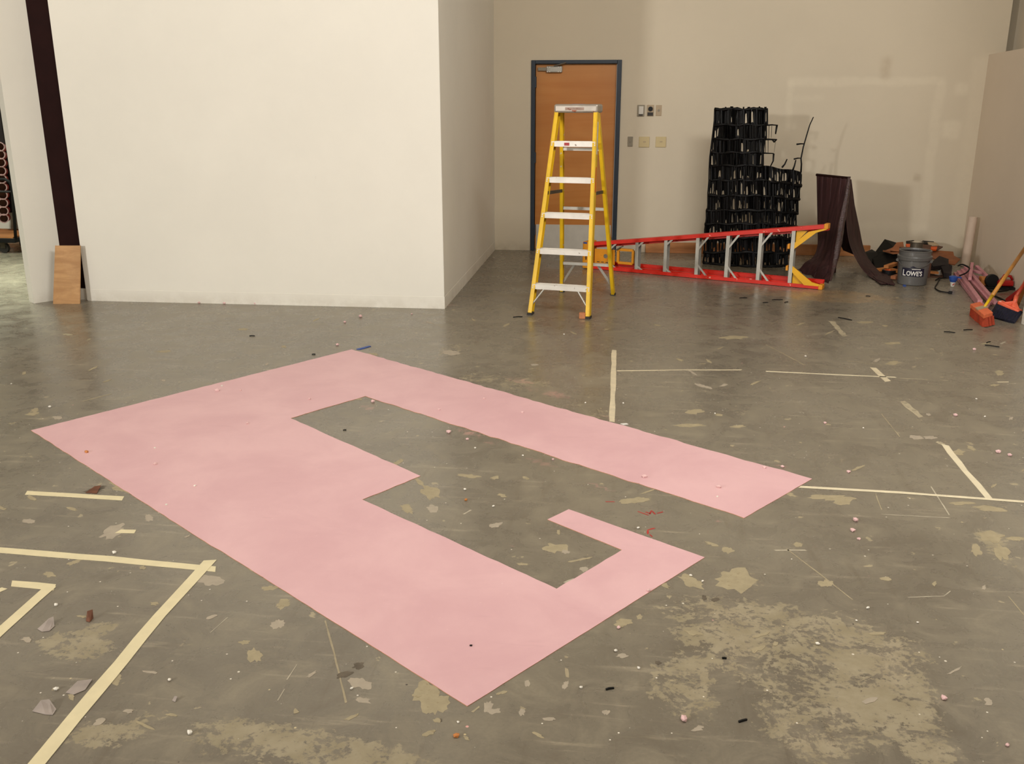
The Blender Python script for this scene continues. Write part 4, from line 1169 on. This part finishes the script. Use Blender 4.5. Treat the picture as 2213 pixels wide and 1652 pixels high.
cord('extension_cord', [(2106, 604, .06), (2112, 614, .05), (2124, 624, .02), (2150, 630), (2172, 628), (2180, 626)], .008, 'black cord running round the red power tool')
cord('extension_cord', [(2150, 640), (2164, 646), (2176, 652), (2184, 650)], .008, 'black cord behind the two brooms')

# red power tool
c = F(2166, 624)
pt = thing('power_tool', c, 'red and black power tool lying by the right wall behind the broom handle', 'power tool')
def T(x, y, z): return Vector((c.x + x, c.y + y, z))
MB().hexa([T(x, y, z) for z, k in ((.03, 1), (.085, .95), ) for x, y in ((-.06 * k, -.05), (.085 * k, -.05), (.085 * k, .06), (-.06 * k, .06))]).build('motor_housing', 'tool_red', pt, bevel=.015)
MB().tube([T(-.02, .0, .085), T(.0, .0, .13), T(.06, .0, .12), T(.08, 0, .085)], .013, 8).build('grip', 'tool_red', pt, smooth=True)
MB().tube([T(-.105, -.01, .075), T(-.105, .025, .075)], .062, 20).build('blade_guard', 'black_matt', pt, bevel=.004)
MB().box((c.x - .17, c.y - .07, .0), (c.x + .10, c.y + .09, .022)).build('base_plate', 'black_matt', pt, bevel=.004)
MB().box((c.x - .19, c.y + .03, .022), (c.x - .10, c.y + .10, .10)).build('pale_panel', 'orange_tan', pt)
lump('plaster_lump', 2133, 612, .028, .028, .06, 'white_plastic', 'small white lump beside the red power tool', 'plaster', 5, .0)

# blue and white spray bottle cap / cup
c = F(2058, 620)
cp = thing('paint_cup', c, 'small white cup with a blue cover beside the pink foam strips', 'cup')
MB().lathe([(.014, 0), (.018, .004), (.027, .06), (.0, .06)], c, 20).build('cup_body', 'white_plastic', cp)
MB().lathe([(.024, .045), (.036, .07), (.041, .10), (.02, .108), (.001, .108)], c, 20).build('blue_cover', 'blue', cp)
MB().bar((c.x + .03, c.y, .095), (c.x + .07, c.y, .09), .03, .012).build('spout', 'blue', cp)
MB().bar((c.x - .008, c.y - .020, .02), (c.x + .008, c.y - .023, .035), .004, .008).build('red_mark', 'tool_red', cp)

# ================================================================ BROOMS
# push broom: orange block with clamp and wooden handle
bm0 = thing('push_broom', F(2128, 685), 'orange headed push broom with a pale wooden handle leaning to the right wall', 'broom')
ZBT = .105
tq = [F(2097, 657, ZBT), F(2118, 652, ZBT), F(2146, 675, ZBT), F(2127, 681, ZBT)]
dn_ = Vector((0, 0, -.032))
MB().prism(tq, dn_).build('broom_block', 'broom_orange', bm0, bevel=.004)
ua, ub = (tq[3] - tq[0]), (tq[1] - tq[0])
def BT(u, v, z): 
    p = tq[0] + ua * u + ub * v; return Vector((p.x, p.y, z))
mb = MB()
for i in range(16):
    u = (i + .5) / 16
    for v in (.2, .5, .8):
        a_ = BT(u * .95 + .02, v, ZBT - .03)
        b_ = BT(u * 1.05 - .02, v + .10, .003)
        mb.bar(a_, b_, .026, .034, w2=.032, h2=.040)
mb.build('bristle_tuft', 'bristle_red', bm0)['kind'] = 'stuff'
MB().prism([BT(u, v, ZBT - .004) for u, v in ((.38, -.03), (.38, 1.03), (.58, 1.03), (.58, -.03))], (0, 0, .010)).build('clamp', 'plate_tan', bm0, bevel=.002)
hs = BT(.48, .75, ZBT)
he = P(2215, 537, 8.75)
he = hs + (he - hs) * 1.04
mid_ = hs.lerp(he, .17)
MB().tube([hs, mid_], [.009, .016], 10).build('ferrule', 'yellow', bm0, smooth=True)
MB().tube([mid_, he], .016, 12).build('handle', 'handle_wood', bm0, smooth=True)
# angle broom: navy bristles in a fan, red head
ab = thing('angle_broom', F(2175, 697), 'red angle broom with dark navy bristles at the right edge', 'broom')
k0, k1 = P(2161, 656, 7.95), P(2206, 678, 7.80)
kd = (k1 - k0)
b0, b1 = F(2144, 688), F(2186, 700)
mb = MB()
th = Vector((.01, .05, 0))
nfan = 26
for i in range(nfan):
    t = i / (nfan - 1)
    top, bot = k0.lerp(k1, t * .93 + .02), b0.lerp(b1, t)
    bot = bot + Vector((0, random.uniform(-.006, .006), .002))
    mb.bar(top + th * .5, bot + th * .5, .022, .055, up=(0, 1, 0))
mb.build('bristle_fan', 'bristle_navy', ab)['kind'] = 'stuff'
mb = MB().bar(k0 + th * .5 + UP * .008, k1 + th * .5 + UP * .008, .06, .03)
mb.build('head', 'broom_red', ab, bevel=.008)
nk = k0.lerp(k1, .66) + th * .5
ne = P(2197, 640, 7.95)
mb = MB()
for t in (.25, .45, .66, .85):
    mb.bar(k0.lerp(k1, t) + th * .5 + UP * .012, nk.lerp(ne, .55), .03, .03, w2=.02, h2=.02)
mb.build('neck', 'broom_red', ab, bevel=.004)
he2 = P(2222, 600, 8.15)
MB().tube([nk.lerp(ne, .4), ne], .018, 10).build('socket', 'broom_red', ab, smooth=True)
MB().tube([ne, he2 + (he2 - ne) * .3], .015, 10).build('handle', 'handle_red', ab, smooth=True)
# level and stick leaning behind at the frame edge
a, b = F(2206, 676) + Vector((.02, .16, .02)), P(2214, 618, 8.15)
o = MB().bar(a, a + (b - a) * 1.5, .03, .05).build('wood_stick', 'orange_tan', bevel=.003, origin=Vector((a.x, a.y, 0)))
tag(o, 'tan wooden stick leaning at the right edge behind the navy broom', 'stick')
a, b = F(2199, 668) + Vector((-.005, .22, .02)), P(2208, 628, 8.25)
lv = MB().bar(a, b, .03, .05).build('spirit_level', 'tool_red', bevel=.003, origin=Vector((a.x, a.y, 0)))
tag(lv, 'short red bar with a pale label leaning behind the navy broom', 'level')

# ================================================================ LEFT SIDE
q = [P(114.5, 656.5, F(114, 657).y), P(172.5, 656.5, F(173, 657).y), P(173.5, 531, 7.745), P(119, 531, 7.70)]
q[0].z = q[1].z = 0
n = (q[1] - q[0]).cross(q[3] - q[0]).normalized()
if n.y < 0: n = -n
pw = MB().prism(q, n * .012).build('plywood_board', 'plywood', origin=(q[0] + q[1]) / 2)
tag(pw, 'small plywood board leaning at the foot of the maroon steel column', 'board')

# platform cart in the next room
c0 = F(8, 548)
ctt = thing('platform_cart', (c0.x - .15, c0.y + .25, 0), 'black platform cart with an upright tube handle in the next room', 'cart')
dk = P(33, 515, c0.y)
zd = dk.z
MB().box((dk.x - .95, c0.y - .02, zd - .055), (dk.x, c0.y + .55, zd)).build('deck', 'black_matt', ctt, bevel=.008)
MB().box((dk.x - .95, c0.y - .015, zd), (dk.x - .02, c0.y + .545, zd + .018)).build('deck_board', 'plank_wood', ctt)
hx = dk.x - .015
htop = P(18, 388, c0.y).z
hp = [Vector((hx, c0.y + .03, zd - .02)), Vector((hx - .0, c0.y + .03, htop - .09)), Vector((hx - .0, c0.y + .045, htop - .03)), Vector((hx, c0.y + .09, htop)), Vector((hx, c0.y + .44, htop)), Vector((hx, c0.y + .485, htop - .03)), Vector((hx, c0.y + .50, htop - .09)), Vector((hx, c0.y + .50, zd - .02))]
# the loop of the handle stands across the deck end
hp = [Vector((dk.x - .01 - (p.y - c0.y - .03) * 1.2, c0.y + .02, p.z)) for p in hp]
hp = [Vector((P(21, 388, c0.y).x - (dk.x - .01 - p.x) if p.z > htop - .2 else p.x, p.y, p.z)) for p in hp]
MB().tube(hp, .018, 10).build('handle', 'black_matt', ctt, smooth=True)
zz_ = P(18, 415, c0.y).z
MB().tube([Vector((hp[1].x, c0.y + .02, zz_)), Vector((hp[-2].x, c0.y + .02, zz_))], .014, 8).build('handle_crossbar', 'black_matt', ctt)
for wx in (.13, .80):
    for wy in (.05, .45):
        wc = Vector((dk.x - wx - .06, c0.y + wy, .06))
        wl_ = MB().tube([wc + Vector((0, -.02, 0)), wc + Vector((0, .02, 0))], .06, 16).build('wheel', 'rubber', ctt)
        MB().box((wc.x - .03, wc.y - .028, .06), (wc.x + .03, wc.y + .028, zd - .055)).build('caster_fork', 'dark_metal', ctt)
# tubes stored end-on on the far wall
yt = 11.1
ty_list = [318, 335, 352, 370, 387, 405, 422, 439, 456, 472]
for k, py in enumerate(ty_list):
    for colm in (0, 1):
        px = lerp(-1, 8, k / 9) - colm * 20
        c = P(px, py, yt)
        ords = ['lowest', 'second from the bottom', 'third from the bottom', 'fourth from the bottom', 'fifth from the bottom', 'sixth from the bottom', 'fourth from the top', 'third from the top', 'second from the top', 'topmost']
        t = thing('mailing_tube', c, 'red tube with pale pink end, %s of the %s tube stack' % (ords[9 - k], ('right', 'left')[colm]), 'tube', 'tubes stacked end-on in the next room')
        a = c + Vector((.07, -.10, .01)); b = c + Vector((-.16, .28, -.02))
        MB().tube([a, b], .055, 16, caps=False).build('tube_wall', 'tube_red', t, smooth=True)
        dd = (b - a).normalized()
        u_ = dd.cross(UP).normalized(); w_ = u_.cross(dd)
        def circ(r_, off): return [a + dd * off + (u_ * math.cos(q * math.pi / 8) + w_ * math.sin(q * math.pi / 8)) * r_ for q in range(17)]
        MB().grid([circ(.057, .05), circ(.058, -.002), circ(.046, -.003), circ(.045, .06)]).build('end_collar', 'tube_pink', t, smooth=False)
        MB().tube([a + dd * .08, a + dd * .085], .05, 12).build('end_shade', 'cardboard_dark', t)  # dark disc standing in for the shade inside the hollow tube
rk = MB().box((P(-70, 300, 11.5).x, 11.49, .35), (P(9, 300, 11.5).x, 11.53, 2.6)).build('tube_rack', 'charcoal_cloth', origin=(-8.4, 11.5, .35))
tag(rk, 'dark backing board behind the red tubes in the next room', 'rack')
for k, (z0_, z1_, yy) in enumerate(((.0, .075, 11.30), (.08, .15, 11.33))):
    xa, xb = -8.35, P(56, 525, 11.3).x + .35
    o = MB().box((xa, yy, z0_), (xb, yy + .09, z1_)).build('timber_beam', 'plank_wood', origin=((xa + xb) / 2, yy + .04, z0_))
    tag(o, ['lower pine beam on the floor along the wall of the next room', 'upper pine beam stacked along the wall of the next room'][k], 'beam')
a = P(46, 497, 11.2); b = P(42, 478, 11.45)
o = MB().bar(Vector((a.x + .02, 11.26, .155)), Vector((b.x, 11.5, .42)), .05, .03).build('pink_offcut', 'pink_foam', origin=(a.x, 11.3, .15))
tag(o, 'small pink foam offcut leaning by the opening to the next room', 'foam strip')

# ================================================================ SMALL LITTER ON THE FLOOR
def shred(px, py, L, ang, m='black_matt', w_=.010, label=None, h=.006):
    p = F(px, py); d = Vector((math.cos(ang), math.sin(ang), 0)); s = Vector((-d.y, d.x, 0))
    k = random.uniform(-.3, .3)
    pts = [p - d * L / 2, p - d * L * .1 + s * L * .10 * k + UP * h * .3, p + d * L / 2]
    mb = MB()
    for a, b in zip(pts, pts[1:]): mb.bar(a + UP * h * .6, b + UP * h * .6, w_, h)
    return mb.build('black_shred' if m == 'black_matt' else 'scrap', m, origin=p)
sh = [(1119, 686, .10, .4), (1606, 645, .09, .3), (1654, 655, .06, .2), (1680, 649, .12, .1), (1699, 654, .06, .8), (1826, 690, .16, -.8), (2052, 719, .10, -.3), (2092, 714, .09, .2), (2136, 741, .07, .8), (2144, 749, .12, -.5),
      (1876, 641, .05, -.3), (545, 727, .05, .1), (678, 767, .03, .2)]
for s_ in sh:
    s_ = (s_[0], s_[1], s_[2] * .8, s_[3])
    tag(shred(*s_, w_=.008), 'small black shred lying on the concrete floor', 'scrap', 'black shreds on the floor')
for k, (px, py, L, a, lab) in enumerate([(1605, 1560, .028, .5, 'black crumb low in the picture on the right worn patch'), (1318, 1491, .026, .4, 'thin black twig between the pink tip and the worn patch'), (1565, 1425, .014, .1, 'round black crumb on the worn patch at right'), (1018, 1398, .007, .1, 'brown speck on the lower part of the pink shape'), (745, 931, .018, .3, 'brown sliver on bare floor inside the pink shape')]):
    tag(shred(px, py, L, a, 'black_matt', .005, h=.005), lab, 'crumb')
tag(strip('blue_tape', [(774, 756), (800, 749)], .03, 'blue', rag=.4, step=.05, thick=.004), 'small blue tape scrap at the top corner of the pink shape', 'tape')
tag(strip('paper_scrap', [(1344, 918), (1356, 917)], .02, 'white', rag=.2, thick=.003), 'tiny white paper scrap at the end of the worn grey tape', 'paper')
def flake(px, py, poly, m, label, lift=.012):
    q = [F(px + x, py + y) + UP * (.001 + (lift if i == 1 or i == 2 else 0)) for i, (x, y) in enumerate(poly)]
    o = MB().prism(q, (0, 0, .0015)).build('paint_flake', m, origin=F(px, py))
    return tag(o, label, 'flake')
flake(95, 1353, [(-14, 8), (12, -8), (22, -12), (23, 2), (12, 12), (-4, 14)], 'grey_flake', 'curled grey paint flake at left below the inner tape corner')
flake(98, 1533, [(-28, 6), (-8, -10), (10, -12), (24, 2), (16, 14), (0, 13)], 'grey_flake', 'grey paint flake left of the long tape near the bottom')
flake(170, 1485, [(-28, 14), (-2, -10), (30, -14), (14, 8), (-10, 18)], 'grey_flake', 'flat grey paint flake just left of the long tape', .002)
flake(194, 1338, [(-8, 6), (-4, -4), (8, -8), (8, -1), (0, 8)], 'brown_leaf', 'small brown curled leaf between the two tape corners', .02)
flake(378, 1514, [(-6, 2), (0, -4), (6, -3), (1, 5)], 'grey_flake', 'tiny grey flake right of the long tape', .006)
flake(205, 1062, [(-20, 4), (0, -6), (14, -8), (4, 6)], 'brown_leaf', 'torn brown scrap on the short tape strip left of the pink shape', .008)
def crumbs(lst, m, name, label, group):
    base = None
    for (px, py, r_) in lst:
        if base is None:
            bm = bmesh.new(); bmesh.ops.create_icosphere(bm, subdivisions=1, radius=1.0)
            for v in bm.verts: v.co *= random.uniform(.75, 1.2)
            me = bpy.data.meshes.new(name); bm.to_mesh(me); bm.free(); me.materials.append(M[m])
            base = bpy.data.objects.new(name, me); o = base
        else: o = base.copy()
        COL.objects.link(o)
        o.location = F(px, py) + UP * r_ * .62
        o.scale = (r_ * 1.25, r_, r_ * .8); o.rotation_euler = (0, 0, random.uniform(0, 6))
        tag(o, label, 'crumb', group)
crumbs([(1849, 1127, .012), (1843, 1149, .010), (2065, 900, .012), (2105, 757, .012), (2157, 979, .012), (2182, 986, .010), (1393, 1033, .012), (1553, 1055, .011), (470, 846, .013), (779, 686, .016), (729, 747, .012), (806, 870, .012), (970, 936, .012), (1652, 1013, .009),
        (1691, 1011, .009), (1834, 1022, .009), (2040, 1512, .009), (1478, 1558, .011), (1402, 1279, .008), (1337, 1359, .007), (1046, 863, .008), (949, 887, .008), (1129, 893, .008), (535, 917, .009), (669, 864, .009), (336, 1005, .010), (430, 656, .012), (485, 657, .012),
        (552, 658, .014), (680, 660, .009), (1783, 916, .008), (745, 698, .012), (1010, 951, .008), (1195, 995, .007), (890, 680, .008), (2177, 1613, .006), (1856, 1167, .007), (520, 845, .007)], 'pink_crumb', 'pink_crumb', 'small pink foam crumb lying on the floor', 'pink crumbs on the floor')
crumbs([(1331, 1409, .006), (1380, 1446, .005), (1256, 1488, .005), (1875, 1316, .006), (1767, 1394, .007), (1983, 1347, .004), (1851, 1343, .004), (410, 1587, .008), (121, 1310, .007), (122, 1492, .007), (247, 1197, .008), (367, 1472, .006), (1866, 927, .006), (1005, 1060, .007),
        (1027, 970, .006), (1066, 1096, .006), (1130, 986, .005), (1379, 1143, .006), (1741, 772, .009), (2128, 902, .006), (2110, 864, .006), (360, 1093, .006), (480, 836, .007), (108, 881, .008), (25, 831, .006), (421, 1052, .006), (335, 970, .006), (1347, 873, .006), (1219, 724, .007), (1265, 872, .006), (1545, 895, .005), (1550, 1075, .005), (1493, 1246, .006), (760, 1490, .005), (1518, 1258, .005), (990, 1563, .004)],
       'white_crumb', 'white_crumb', 'small white plaster crumb lying on the floor', 'white crumbs on the floor')
crumbs([(187, 979, .010), (1007, 1082, .007), (987, 1593, .008)], 'orange_tan', 'tan_crumb', 'small orange tan crumb lying on the floor', 'tan crumbs on the floor')
